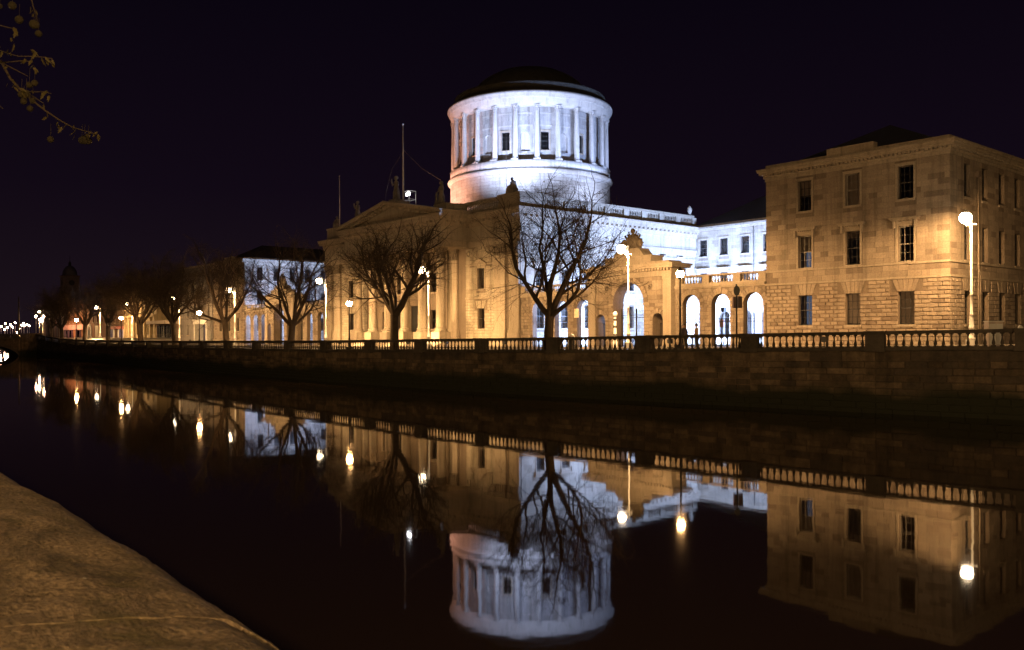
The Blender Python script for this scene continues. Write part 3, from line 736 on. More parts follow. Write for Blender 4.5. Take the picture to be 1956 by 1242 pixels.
# ================================================================== THE WINGS (two alike)
def wing(label, xe, single, blinds):
    W_ = 14.5; x0 = xe - W_; y0, y1 = 61.0, 91.5
    t = thing('wing_building', label, 'building', (xe - W_ / 2, 76, street(xe)))
    zb = 1.6
    fs = south(x0, y0); fe = east(xe, y0)
    cols = [3.5, 7.45, 11.45]
    rows = [(4.6, 6.97), (9.12, 11.65), (13.6, 15.97)]
    hw = .58
    ops = [(c, hw, a, b, False) for c in cols for a, b in rows]
    oe = [(2.8 + 3.1 * k, .52, a, b, False) for k in range(9) for a, b in rows]
    mb = MB()
    wall(mb, fs, 0, W_, zb, 17.0, .6, ops); wall(mb, fe, .0, y1 - y0, zb, 17.0, .6, oe)
    mb.box(x0, x0 + .5, y0 + .6, y1, zb, 17.0); mb.box(x0 + .5, xe - .6, y1 - .5, y1, zb, 17.0)
    # dark floors stop one looking through the whole house
    for z in (8.0, 12.6): mb.box(x0 + .6, xe - .7, y0 + .7, y1 - .6, z, z + .2)
    mb.box(x0 + .6, xe - .7, y0 + 4.5, y0 + 4.7, zb, 17.0); mb.box(xe - 4.9, xe - 4.7, y0 + 4.8, y1 - .6, zb, 17.0)
    part('wall', mb, M['wall'], t)
    # ground floor: drafted blocks, flat arches over the windows
    og = [(c, hw, 4.6, 6.97, False) for c in cols] + [(c, hw + .62, 6.97, 7.84, False) for c in cols]
    n = stone_field(t, fs, 0, W_, 3.1, 7.85, .30, .74, og, M['wing'], .06, .032, .016, single=single)
    oge = [(2.8 + 3.1 * k, .52, 4.6, 6.97, False) for k in range(9)] + [(2.8 + 3.1 * k, 1.1, 6.97, 7.84, False) for k in range(9)]
    stone_field(t, fe, 0, y1 - y0, 3.1, 7.85, .30, .74, oge, M['wing'], .045, .020, .014)
    for fr, cc, h in ((fs, cols, hw), (fe, [2.8 + 3.1 * k for k in range(9)], .52)):
        joined = MB()
        for c in cc:
            for k in range(-2, 3):
                q = MB() if (fr is fs and single) else joined
                a0, a1 = (k - .46) * (2 * h + .1) / 5, (k + .46) * (2 * h + .1) / 5
                z1 = 7.835; f = 1 + (z1 - 6.97) / 1.6
                kk = .05 if k == 0 else .03
                q.prism(fr, [(c + a0, 6.975), (c + a1, 6.975), (c + a1 * f, z1), (c + a0 * f, z1)], -.003, .03 + kk)
                if q is not joined: part('lintel_stone', q, M['wing'], t)
        if joined.v: part('flat_arches', joined, M['wing'], t, stuff=True)
    # bands
    for nm, a, b, d in (('plinth', 2.0, 3.08, .10), ('string_course', 7.87, 8.03, .09), ('sill_band', 8.90, 9.06, .10)):
        q = MB(); q.fbox(fs, -.003 - d, W_ + d, -.1, d, a, b); q.fbox(fe, -d + .0 + d + .002, y1 - y0, -.1, d, a, b); part(nm, q, M['trim'], t)
    # upper ashlar, laid flush
    ou = [(c, hw + .2, a - .15, b + .25, False) for c in cols for a, b in rows[1:]]
    left_ = max(0, single - n)
    stone_field(t, fs, 0, W_, 8.04, 8.89, .42, .95, [], M['wing'], .016, .004, .004, single=min(left_, 40), jitter=.3)
    stone_field(t, fs, 0, W_, 9.07, 16.35, .40, .95, ou, M['wing'], .016, .004, .004, single=max(0, left_ - 40), jitter=.3)
    oue = [(2.8 + 3.1 * k, .53, a - .15, b + .02, False) for k in range(9) for a, b in rows[1:]]
    stone_field(t, fe, 0, y1 - y0, 8.04, 8.89, .42, .95, [], M['wing'], .016, .004, .004, jitter=.3)
    stone_field(t, fe, 0, y1 - y0, 9.07, 16.35, .40, .95, oue, M['wing'], .016, .004, .004, jitter=.3)
    # cornice with dentils, blocking course
    q = MB()
    for a, b, d in ((16.36, 16.58, .06), (16.582, 16.75, .16), (16.90, 17.08, .42), (17.082, 17.25, .52), (17.252, 17.33, .57)):
        q.box(x0 - d, xe + d, y0 - d, y1 + .2, a, b)
    q.box(x0 - .15, xe + .15, y0 - .15, y1 + .15, 16.752, 16.898)
    k = 46
    for i in range(k): u = W_ * (i + .5) / k; q.fbox(fs, u - .09, u + .09, .14, .38, 16.76, 16.895)
    k = 96
    for i in range(k): u = (y1 - y0) * (i + .5) / k; q.fbox(fe, u - .09, u + .09, .14, .38, 16.76, 16.895)
    part('cornice', q, M['trim'], t)
    q = MB(); q.box(x0 - .02, xe + .02, y0 - .02, y0 + .5, 17.332, 17.66); q.box(xe - .5, xe + .021, y0 + .5, y1, 17.333, 17.66)
    q.box(x0 + 5.4, x0 + 9.1, y0 - .06, y0 + .55, 17.34, 18.12)
    part('blocking_course', q, M['trim'], t)
    # slate roof, hipped
    xm = (x0 + xe) / 2; q = MB()
    vs = [(x0 + .4, y0 + .5, 17.34), (xe - .4, y0 + .5, 17.34), (xe - .4, y1, 17.34), (x0 + .4, y1, 17.34), (xm, y0 + 6.4, 20.65), (xm, y1 - 5, 20.65)]
    q.add(vs, [(0, 1, 4), (1, 2, 5, 4), (2, 3, 5), (3, 0, 4, 5), (0, 3, 2, 1)]); part('roof', q, M['slate'], t)
    for i, c in enumerate(cols):
        for j, (a, b) in enumerate(rows):
            bl = blinds.get((i, j), 0.0)
            window(t, fs, c, a, b, hw, 3, 4, blind=bl, surround=.16 if j else None, hood=(j == 1), lit=(bool(blinds) and (i, j) in ((0, 0), (0, 1))), sash='sash_white' if (i, j) in ((0, 1), (1, 2), (2, 1)) else 'sash')  # first ground floor pane: glow stands in for its bluish reflection
    for k in range(9):
        for j, (a, b) in enumerate(rows): window(t, fe, 2.8 + 3.1 * k, a, b, .52, 3, 4)
    q = MB(); px, py = xe + .16, y0 + 4.35
    q.tube([(px, py, 2.6), (px, py, 15.2)], .06, 6); q.box(px - .14, px + .14, py - .18, py + .18, 15.2, 15.6)
    q.tube([(px, py, 8.6), (px + .0, py + .35, 8.2), (px, py + .35, 2.6)], .05, 6)
    part('drainpipe', q, M['wing'], t)
    return t
wing('big three storey brown stone building with slate roof next to the bright corner street lamp', -25.4, 298, {(0, 2): .52, (0, 1): .5, (1, 2): .97, (1, 1): .2, (2, 0): .96, (1, 0): .95})
wing('distant brown stone block with bluish side, standing behind two bare trees', -145.0, 0, {})

# ================================================================== GATE SCREENS (two alike): arcade, gateway, arcade
def gate_screen(label, xl, xr, gate_c, arcs, near):
    y0 = 61.0; t = thing('gate_screen', label, 'gateway screen', (gate_c, y0, street(gate_c)))
    fr = south(xl, y0); zb = 1.8
    g0, g1 = gate_c - 5.2, gate_c + 5.2
    ub = lambda x: x - xl
    for s0, s1 in ((xl, g0), (g1, xr)):
        mine = [a for a in arcs if s0 < a < s1]
        ops = [(ub(a), .95, zb, 6.46, True) for a in mine]
        mb = MB(); wall(mb, fr, ub(s0), ub(s1), zb, 8.25, .58, ops); part('arcade_wall', mb, M['wall'], t)
        op2 = [(ub(a), .95, zb, 6.46, True) for a in mine] + [(ub(a), 1.42, 6.40, 6.46, True) for a in mine]
        stone_field(t, fr, ub(s0), ub(s1), 2.2, 7.92, .33, .78, op2, M['wing'], .04, .018, .012)
        q = MB()
        sg = (t, M['wing']) if near else None
        for a in mine: voussoirs(q, fr, ub(a), 6.46, .95, 1.43, 13, -.003, .055, key=.05, single=sg)
        if q.v: part('arch_ring', q, M['wing'], t, stuff=True)
        for a in mine:
            for e_ in (-1, 1):
                q = MB(); a0, a1 = sorted((ub(a) + e_ * .951, ub(a) + e_ * 1.2)); q.fbox(fr, a0 - .0, a1, -.5, .075, 6.28, 6.45); part('impost', q, M['trim'], t)
        q = MB(); q.fbox(fr, ub(s0), ub(s1), -1.2, .10, 7.93, 8.03); q.fbox(fr, ub(s0), ub(s1), -1.25, .22, 8.032, 8.26); q.fbox(fr, ub(s0), ub(s1), -.55, .02, 8.262, 8.40)
        part('cornice', q, M['trim'], t)
        # parapet balustrade: rail, dies between arches, balusters as sub-parts
        q = MB(); q.fbox(fr, ub(s0), ub(s1), -.52, .04, 9.0, 9.14)
        dies = [s0 + .35, s1 - .35] + [(a + b) / 2 for a, b in zip(sorted(mine), sorted(mine)[1:])]
        for d in dies: q.fbox(fr, ub(d) - .36, ub(d) + .36, -.50, .03, 8.402, 8.998)
        bal = part('parapet_balustrade', q, M['trim'], t)
        dd = sorted(dies); sb = None
        for a, b in zip(dd, dd[1:]):
            k = max(2, int((b - a - .72) / .29))
            for i in range(k):
                x = a + .36 + (b - a - .72) * (i + .5) / k; p_ = (x, y0 + .24, 8.402)
                if sb is None: sb = part('baluster', baluster_mb(p_, .10, .597, 6), M['trim'], bal, p_)
                else: again(sb, bal, p_)
    # the gateway, standing forward
    fg = south(g0, y0 - .55); w = g1 - g0; c = w / 2
    ops = [(c, 1.92, zb, 6.9, True), (c - 3.6, .62, zb, 5.25, True), (c + 3.6, .62, zb, 5.25, True)]
    mb = MB(); wall(mb, fg, 0, w, zb, 9.95, 1.45, ops); part('gateway_wall', mb, M['wall'], t)
    op2 = ops + [(c, 2.4, 6.85, 6.9, True), (c - 3.6, .98, 5.2, 5.25, True), (c + 3.6, .98, 5.2, 5.25, True)]
    stone_field(t, fg, .95, w - .95, 2.2, 7.1, .33, .8, op2, M['wing'], .04, .018, .012)
    stone_field(t, fg, .95, w - .95, 7.12, 9.2, .4, 1.0, op2, M['wing'], .016, .004, .004, jitter=.25)
    q = MB()
    sg = (t, M['wing']) if near else None
    voussoirs(q, fg, c, 6.9, 1.92, 2.42, 17, -.003, .07, key=.1, single=sg)
    for e_ in (-1, 1): voussoirs(q, fg, c + e_ * 3.6, 5.25, .62, 1.0, 9, -.003, .05, key=.05, single=sg)
    if q.v: part('arch_ring', q, M['wing'], t, stuff=True)
    for e_ in (-1, 1):
        q = MB(); a0, a1 = sorted((c + e_ * 1.921, c + e_ * 2.6)); q.fbox(fg, a0, a1, -1.5, .10, 6.66, 6.88)
        # corner piers
        p0, p1 = (0.0, .9) if e_ < 0 else (w - .9, w)
        q.fbox(fg, p0 - .06, p1 + .06, -1.85, .14, 2.0, 3.3); q.fbox(fg, p0 - .015, p1 + .015, -1.8, .12, 3.302, 8.9); q.fbox(fg, p0 - .06, p1 + .06, -1.85, .17, 8.902, 9.2)
        part('pier', q, M['trim'], t)
    q = MB()
    q.fbox(fg, -.08, w + .08, -1.95, .14, 9.202, 9.42); q.fbox(fg, -.05, w + .05, -1.95, .10, 9.422, 9.9); q.fbox(fg, -.45, w + .45, -2.2, .5, 9.96, 10.16); q.fbox(fg, -.55, w + .55, -2.3, .6, 10.162, 10.36)
    k = 30
    for i in range(k): u = w * (i + .5) / k; q.fbox(fg, u - .1, u + .1, .1, .42, 9.72, 9.955)
    part('cornice', q, M['trim'], t)
    q = MB(); q.fbox(fg, .2, w - .2, -1.7, .05, 10.362, 10.62); q.fbox(fg, c - 2.9, c + 2.9, -1.6, .1, 10.622, 11.12); q.fbox(fg, c - 2.95, c + 2.95, -1.65, .16, 11.122, 11.25)
    poly = [(c - 1.9, 11.252), (c + 1.9, 11.252), (c + 1.75, 11.5), (c + 1.45, 11.8), (c + 1.35, 12.0), (c - 1.35, 12.0), (c - 1.45, 11.8), (c - 1.75, 11.5)]
    q.prism(fg, poly, -1.4, 0.0)
    part('attic', q, M['trim'], t)
    # carved reliefs: plaques, swags and scrolls
    for e_ in (-1, 1):
        q = MB(); u = c + e_ * 3.55; q.fbox(fg, u - .55, u + .55, -.003, .06, 8.0, 8.85); part('plaque', q, M['trim'], t)
    q = MB()
    for e_ in (-1, 1):
        pts = [fg.p(c + e_ * (.35 + 2.2 * s_), .1, 9.0 - .35 * math.sin(PI * s_) - .25 * s_) for s_ in [i / 9 for i in range(10)]]
        q.tube(pts, [.06 + .07 * math.sin(PI * i / 9) for i in range(10)], 6)
        sp = [fg.p(c + e_ * 2.7 + .28 * (1 - i / 16) * math.cos(i * .75), .09, 8.3 + .28 * (1 - i / 16) * math.sin(i * .75)) for i in range(14)]
        q.tube(sp, .05, 5)
    part('carved_swags', q, M['carved'], t)
    # crowning trophy of arms: figure bust amid flags and shields
    q = MB(); cx = g0 + c; yy = y0 + .2
    q.lathe([(.95, 12.0), (1.0, 12.3), (.8, 12.8), (.55, 13.15), (.25, 13.45), (.1, 13.5)], (cx, yy, 0), 10, sy=.55)
    q.ball((cx, yy - .05, 13.72), .24, 8, 6, sz=1.15)
    for e_ in (-1, 1):
        for k in range(9):
            a = R_(18 + 15 * k); l_ = 1.15 + .35 * math.sin(k * 2.3) + (.2 if k % 3 == 0 else 0)
            tip = (cx + e_ * math.cos(a) * l_, yy + .1 * math.sin(k * 4), 12.15 + math.sin(a) * l_ * .95)
            q.tube([(cx + e_ * .2, yy, 12.2), ((cx + tip[0]) / 2, yy - .12, (12.2 + tip[2]) / 2 + .08), tip], [.16, .17, .07], 6, sq=.6)
        q.ball((cx + e_ * .95, yy - .2, 12.5), .42, 8, 6, sy=.5, sz=1.2)
        q.tube([(cx + e_ * .3, yy - .1, 13.3), (cx + e_ * .75, yy - .1, 13.0), (cx + e_ * .95, yy - .1, 13.35)], [.14, .12, .1], 6)
    part('trophy_carving', q, M['carved'], t)
    # iron gates and railings
    for a, h, top in [(x, .95, 5.5) for x in arcs] + [(gate_c, 1.92, 6.0)]:
        q = MB(); yr = y0 + .62; n = int(2 * h / .145)
        for i in range(n):
            x = a - h + 2 * h * (i + .5) / n; z1 = top + (.12 if i % 2 else .0)
            q.tube([(x, yr, street(x)), (x, yr, z1)], .019, 4, False); q.tube([(x, yr, z1), (x, yr, z1 + .22)], [.035, .004], 4, False)
        for z in (street(a) + .2, street(a) + 1.05, top - .5, top - .25): q.box(a - h, a + h, yr - .022, yr + .022, z - .025, z + .025)
        if h > 1.5:
            for x in (a - h + .06, a - .05, a + .05, a + h - .06): q.tube([(x, yr, street(a)), (x, yr, top + .35)], .045, 6)
        part('iron_railing', q, M['iron'], t, (a, yr, street(a)))
    for e_ in (-1, 1):
        a = gate_c + e_ * 3.6; q = MB(); yr = y0 + .5
        for i in range(8): x = a - .58 + 1.16 * i / 7; q.tube([(x, yr, street(x)), (x, yr, 5.0)], .019, 4, False)
        q.box(a - .6, a + .6, yr - .02, yr + .02, 3.6, 3.66); q.box(a - .6, a + .6, yr - .02, yr + .02, 4.9, 4.95)
        part('iron_railing', q, M['iron'], t, (a, yr, street(a)))
    return t
AR = [-41.15, -44.4, -47.55, -60.95, -64.25, -67.75]
gate_screen('brown stone gateway with carved trophy and tall arch beside the near big building', -70.65, -39.95, -54.5, AR, True)
MIR = -184.6
gate_screen('small far gateway with carved trophy in an arcaded screen, behind two bare trees', MIR + 39.95 + .1, -114.9, MIR + 54.5, [MIR - a for a in AR], False)

# ================================================================== CENTRAL DOMED BLOCK
X0, X1, Y0, Y1 = -114.8, -70.7, 61.0, 91.5; PC = -91.0
ch_ = thing('domed_courthouse', 'large domed stone courthouse with white floodlit columned drum and pedimented portico', 'courthouse', (-92.5, 76, 2.6))
fs = south(X0, Y0); fe = east(X1, Y0); us_ = lambda x: x - X0
yE = [2.8, 6.7, 10.5, 14.3, 17.8, 21.0, 23.9, 27.4]
rowsE = [(4.6, 7.3), (9.2, 11.3), (13.9, 16.05)]
opsS = [(us_(-77.7), .66, 4.6, 6.95, False), (us_(-77.7), .66, 9.2, 11.6, False), (us_(-107.6), .66, 4.6, 6.95, False), (us_(-107.6), .66, 9.2, 11.6, False),
        (us_(PC), 1.5, 3.0, 7.6, False)] + [(us_(PC + 3.8 * k), .7, a, b, False) for k in (-2, -1, 1, 2) for a, b in ((4.6, 7.0), (9.2, 11.6))]
opsE = [(u, .6, a, b, False) for u in yE for a, b in rowsE]
mb = MB(); wall(mb, fs, 0, X1 - X0, 1.6, 16.6, .6, opsS); wall(mb, fe, 0, Y1 - Y0, 1.6, 16.6, .6, opsE)
mb.box(X0, X0 + .5, Y0 + .6, Y1, 1.6, 16.6); mb.box(X0 + .5, X1 - .6, Y1 - .5, Y1, 1.6, 16.6)
mb.box(X1 - 4.4, X1 - 4.2, Y0 + .7, Y1 - .6, 2, 16.6); mb.box(X0 + .6, X1 - 4.5, Y0 + 3.8, Y0 + 4.0, 2, 16.6)
for z in (8.1, 12.7): mb.box(X0 + .6, X1 - .7, Y0 + .7, Y1 - .6, z, z + .2)
part('wall', mb, M['wall'], ch_)
# side: smooth court front
stone_field(ch_, fe, 0, Y1 - Y0, 2.4, 8.2, .36, .9, [(u, .62, 4.5, 7.35, False) for u in yE], M['court'], .035, .015, .01)
stone_field(ch_, fe, 0, Y1 - Y0, 8.42, 16.58, .42, 1.05, [(u, .78, a - .18, b + .2, False) for u in yE for a, b in rowsE[1:]], M['court'], .014, .004, .004, jitter=.25)
q = MB(); q.fbox(fe, 0, Y1 - Y0, -.1, .12, 8.22, 8.40); q.fbox(fe, 0, Y1 - Y0, -.1, .10, 13.55, 13.70); part('string_course', q, M['court'], ch_)
# river front: rusticated base, ashlar above with half-domed niches
for x0, x1, c in ((-80.6, -75.1, -77.7), (-110.3, -103.2, -107.6)):
    stone_field(ch_, fs, us_(x0), us_(x1), 2.4, 8.05, .34, .86, [(us_(c), .66, 4.6, 6.95, False), (us_(c), 1.2, 6.95, 7.84, False)], M['court'], .045, .02, .012)
    stone_field(ch_, fs, us_(x0), us_(x1), 8.3, 13.95, .42, 1.05, [(us_(c), .86, 9.0, 11.8, False), (us_(c), 2.08, 12.15, 12.2, True)], M['court'], .014, .004, .004, jitter=.25)
    q = MB()
    for k in range(-2, 3):
        a0, a1 = (k - .46) * .27, (k + .46) * .27; q.prism(fs, [(us_(c) + a0, 6.96), (us_(c) + a1, 6.96), (us_(c) + a1 * 1.5, 7.83), (us_(c) + a0 * 1.5, 7.83)], -.003, .07 + (.05 if k == 0 else 0))
    voussoirs(q, fs, us_(c), 12.2, 1.62, 2.06, 15, -.003, .06)
    for k in range(11):
        a0, a1 = PI * (k + .06) / 11, PI * (k + .94) / 11
        q.prism(fs, [(us_(c) - .3 * math.cos(a0), 12.25 + .3 * math.sin(a0)), (us_(c) - 1.58 * math.cos(a0), 12.25 + 1.55 * math.sin(a0)), (us_(c) - 1.58 * math.cos(a1), 12.25 + 1.55 * math.sin(a1)), (us_(c) - .3 * math.cos(a1), 12.25 + .3 * math.sin(a1))], -.003, .012)
    part('arched_niche', q, M['court'], ch_, stuff=True)
    q = MB(); q.fbox(fs, us_(x0), us_(x1), -.1, .14, 8.06, 8.29); q.fbox(fs, us_(x0), us_(c) - 1.15, -.1, .11, 11.95, 12.13); q.fbox(fs, us_(c) + 1.15, us_(x1), -.1, .11, 11.95, 12.13)
    q.prism(fs, [(us_(c) - 1.2, 12.14), (us_(c) + 1.2, 12.14), (us_(c), 12.75)], -.05, .35); q.fbox(fs, us_(c) - 1.1, us_(c) + 1.1, -.05, .16, 11.86, 12.135)
    part('pedimented_hood', q, M['trim'], ch_)
    # roundels by the capitals
    q = MB()
    for e_ in (-1, 1):
        q.tube([fs.p(us_(c) + e_ * 2.35 + .3 * math.cos(a), .05, 13.4 + .3 * math.sin(a)) for a in [2 * PI * i / 14 for i in range(15)]], .08, 5)
    part('wreath_carving', q, M['carved'], ch_)
def capital(q, c, r, h, seg=12):
    """Corinthian bell with two rows of leaves, volutes and a square abacus; base of the bell at c"""
    x, y, z = c
    q.lathe([(r * 1.02, 0), (r * 1.1, .03 * h), (r * .98, .06 * h), (r * .95, .5 * h), (r * 1.15, .8 * h), (r * 1.3, .88 * h)], c, seg)
    for row, (z0, z1, out) in enumerate(((.06, .42, .34), (.35, .72, .46))):
        for k in range(8):
            a = 2 * PI * (k + .5 * row) / 8; ca, sa = math.cos(a), math.sin(a)
            def P(rad, side, zz): return (x + ca * rad - sa * side, y + sa * rad + ca * side, z + zz * h)
            w = r * .30
            q.add([P(r * .97, -w, z0), P(r * .97, w, z0), P(r * 1.05, w, z0 + (z1 - z0) * .7), P(r * 1.05, -w, z0 + (z1 - z0) * .7), P(r * (1 + out), -w * .6, z1), P(r * (1 + out), w * .6, z1), P(r * (1 + out * 1.2), 0, z1 - .09)],
                  [(0, 1, 2, 3), (3, 2, 5, 4), (4, 5, 6)])
    for k in range(4):
        a = PI / 4 + PI / 2 * k; q.ball((x + math.cos(a) * r * 1.42, y + math.sin(a) * r * 1.42, z + .79 * h), r * .22, 6, 5)
    q.box(x - r * 1.32, x + r * 1.32, y - r * 1.32, y + r * 1.32, z + .88 * h, z + h)
# portico columns
src = None; src_cap = None; src_base = None
for k in range(6):
    x = PC + 3.8 * (k - 2.5); y = 58.0
    p_ = (x, y, 3.6)
    if src is None:
        q = MB(); q.lathe([(.56, 4.75), (.545, 7.5), (.50, 10.5), (.465, 12.8)], (x, y, 0), 20); src = part('column', q, M['trim'], ch_, p_)
        q = MB(); capital(q, (x, y, 12.8), .47, 1.28); src_cap = part('capital', q, M['carved'], src, p_)
        q = MB(); q.box(x - .82, x + .82, y - .82, y + .82, 3.0, 4.25); q.lathe([(.76, 4.25), (.80, 4.33), (.76, 4.43), (.66, 4.47), (.64, 4.54), (.70, 4.58), (.70, 4.66), (.6, 4.75)], (x, y, 0), 20)
        part('base', q, M['trim'], src, p_)
    else: again(src, ch_, p_)
# pilasters on the river front
for x, w in [(-82.95, .85), (-74.05, .95), (-71.6, .84), (-113.9, .85), (-111.4, .9), (-101.6, .85)] + [(PC + 3.8 * (k - 2.5), .5) for k in range(1, 5)]:
    u = us_(x); q = MB()
    q.fbox(fs, u - w - .14, u + w + .14, -.05, .40, 2.2, 4.1); q.fbox(fs, u - w - .08, u + w + .08, -.05, .34, 4.102, 4.4); q.fbox(fs, u - w - .02, u + w + .02, -.05, .29, 4.402, 4.6)
    q.fbox(fs, u - w, u + w, -.05, .25, 4.602, 12.8)
    o = part('pilaster', q, M['trim'], ch_, fs.p(u, 0, 3))
    q = MB(); q.fbox(fs, u - w, u + w, -.05, .27, 12.802, 13.85); q.fbox(fs, u - w - .18, u + w + .18, -.05, .46, 13.852, 14.08)
    n = 5
    for row in range(2):
        for i in range(n):
            a = u - w + 2 * w * (i + .5 + .0 * row) / n; z = 12.84 + .46 * row
            q.prism(fs, [(a - w / n * .8, z), (a + w / n * .8, z), (a + w / n * .6, z + .4), (a, z + .46), (a - w / n * .6, z + .4)], .26, .38 + .05 * row)
    for e_ in (-1, 1): q.tube([fs.p(u + e_ * w, .26, 13.7), fs.p(u + e_ * w, .48, 13.7)], .17, 8)
    part('pilaster_capital', q, M['carved'], o, fs.p(u, 0, 3))
# entablature all round, with the portico's forward break
PX0, PX1, PY = PC - 10.9, PC + 10.9, 57.15
def ent(q, z0, z1, d):
    q.box(X0 - d, X1 + d, Y0 - d, Y1, z0, z1); q.box(PX0 - d, PX1 + d, PY - d, Y0 - d - .002, z0, z1)
q = MB(); ent(q, 14.09, 14.40, .24); ent(q, 14.402, 14.72, .30); ent(q, 14.722, 14.86, .38); part('architrave', q, M['trim'], ch_)
q = MB(); ent(q, 14.862, 16.40, .22); part('frieze', q, M['court'], ch_)
q = MB(); ent(q, 16.402, 16.60, .34); ent(q, 16.602, 16.88, .42); ent(q, 17.12, 17.42, .86); ent(q, 17.422, 17.70, .96); ent(q, 17.702, 17.84, 1.04); ent(q, 16.882, 17.118, .5)
def modillions(fr, u0, u1, d, n):
    for i in range(n):
        u = u0 + (u1 - u0) * (i + .5) / n; q.fbox(fr, u - .14, u + .14, d - .02, d + .34, 16.89, 17.115)
modillions(fs, 0, PX0 - X0, .5, 14); modillions(fs, PX1 - X0 + .3, X1 - X0, .5, 10); modillions(fe, 0, Y1 - Y0, .5, 38); modillions(south(PX0, PY), 0, PX1 - PX0, .5, 26); modillions(east(PX1, PY), 0, Y0 - PY, .5, 4)
part('cornice', q, M['trim'], ch_)
# portico floor, steps, ceiling
q = MB()
for i in range(5): q.box(PX0 - .4 + .02 * i, PX1 + .4 - .02 * i, PY - 1.6 + .32 * i, Y0 - .46, 1.8 + .01 * i, 2.45 + .17 * i)
q.box(PX0, PX1, PY - .05, Y0 - .47, 3.0, 3.15); part('portico_steps', q, M['trim'], ch_)
# pediment
fp = south(PC, PY)
q = MB(); hb = 10.9; za, zt_ = 17.842, 20.35
q.prism(fp, [(-hb + .6, za), (hb - .6, za), (0, zt_ - .45)], -3.2, -.15); part('tympanum', q, M['court'], ch_)
q = MB()
sl = (zt_ - za) / (hb + 1.15)
for e_ in (-1, 1):
    for a, b, n1 in ((.0, .22, .45), (.222, .45, .95), (.452, .62, 1.12)):
        q.prism(fp, [(e_ * (hb + 1.15), za - .2 + a), (0, zt_ - .45 + a), (0, zt_ - .45 + b), (e_ * (hb + 1.15), za - .2 + b)], -4.8, n1)
    for i in range(12):
        u = e_ * (hb * (i + .7) / 12.5); z = zt_ - .45 - abs(u) * sl
        q.prism(fp, [(u - .16, z - .12), (u + .16, z - .12), (u + .16, z + .14), (u - .16, z + .14)], .2, .85)
part('raking_cornice', q, M['trim'], ch_)
q = MB(); q.add([fp.p(-hb - 1.1, .9, za + .45), fp.p(0, .9, zt_ + .18), fp.p(hb + 1.1, .9, za + .45), fp.p(-hb - 1.1, -4.6, za + .45), fp.p(0, -4.6, zt_ + .18), fp.p(hb + 1.1, -4.6, za + .45)], [(0, 1, 4, 3), (1, 2, 5, 4)])
part('portico_roof', q, M['slate'], ch_)
# roof slab
q = MB(); q.box(X0 + .2, X1 - .2, Y0 + .2, Y1 - .2, 16.7, 17.95); part('roof', q, M['slate'], ch_)
# attic parapet: solid behind the pediment, balustrade panels elsewhere
ZB, ZT = 18.16, 19.22
q = MB()
q.fbox(fs, us_(-102.5), us_(-81.95), -1.2, -.2, 17.842, 19.45); q.fbox(fs, us_(-102.7), us_(-81.9), -1.3, -.1, 19.452, 19.62)
for a, b in ((-74.5, -70.72), (-114.7, -111.0)):
    q.fbox(fs, us_(a), us_(b), -3.8, .02, 17.842, 19.42); q.fbox(fs, us_(a) - .06, us_(b) + .06, -3.86, .1, 19.422, 19.64)
q.fbox(fs, us_(-76.3), us_(-70.9), -1.0, -.1, 17.843, 18.15)
part('attic_block', q, M['court'], ch_)
ro = MB()
def rails(fr, u0, u1):
    ro.fbox(fr, u0, u1, -.62, -.06, 17.843, ZB - .003); ro.fbox(fr, u0, u1, -.62, -.04, ZT + .003, 19.50)
rails(fs, us_(-110.95), us_(-102.75)); part('roof_balustrade', ro, M['court'], ch_); ro = MB(); rails(fs, us_(-81.85), us_(-74.58)); rails(fe, 3.9, Y1 - Y0)
dies = [3.9 + 3.325 * k for k in range(9)]
for d in dies[1:]: ro.fbox(fe, d - .42, d + .42, -.66, -.02, ZB - .002, ZT + .002)
rb = part('roof_balustrade', ro, M['court'], ch_)
sb = None
def balus(fr, u0, u1, k):
    global sb
    for i in range(k):
        p_ = fr.p(u0 + (u1 - u0) * (i + .5) / k, -.34, ZB)
        if sb is None: sb = part('baluster', baluster_mb(p_, .15, ZT - ZB, 6), M['court'], rb, p_)
        else: again(sb, rb, p_)
balus(fs, us_(-81.8), us_(-74.6), 18); balus(fs, us_(-110.9), us_(-102.8), 20)
balus(fe, 3.95, dies[1] - .42, 8)
for a, b in zip(dies[1:], dies[2:]): balus(fe, a + .42, b - .42, 8)
# windows
for u in yE:
    window(ch_, fe, u, 13.9, 16.05, .6, 3, 4, surround=.16)
    window(ch_, fe, u, 9.2, 11.3, .6, 3, 4, surround=.16, hood=True)
    window(ch_, fe, u, 4.6, 7.3, .6, 3, 4)
for c in (-77.7, -107.6):
    window(ch_, fs, us_(c), 4.6, 6.95, .66, 2, 2); window(ch_, fs, us_(c), 9.2, 11.6, .66, 2, 2, surround=.18)
for k in (-2, -1, 1, 2):
    window(ch_, fs, us_(PC + 3.8 * k), 4.6, 7.0, .7, 2, 2); window(ch_, fs, us_(PC + 3.8 * k), 9.2, 11.6, .7, 2, 2, surround=.15)
q = MB(); q.fbox(fs, us_(PC) - 1.5, us_(PC) + 1.5, -.35, -.28, 3.0, 7.6)
for e_ in (-1, 1):
    for z in (3.5, 5.0, 6.4): q.fbox(fs, us_(PC) + e_ * .75 - .5, us_(PC) + e_ * .75 + .5, -.28, -.25, z, z + 1.0)
part('door', q, M['blackpaint'], ch_)
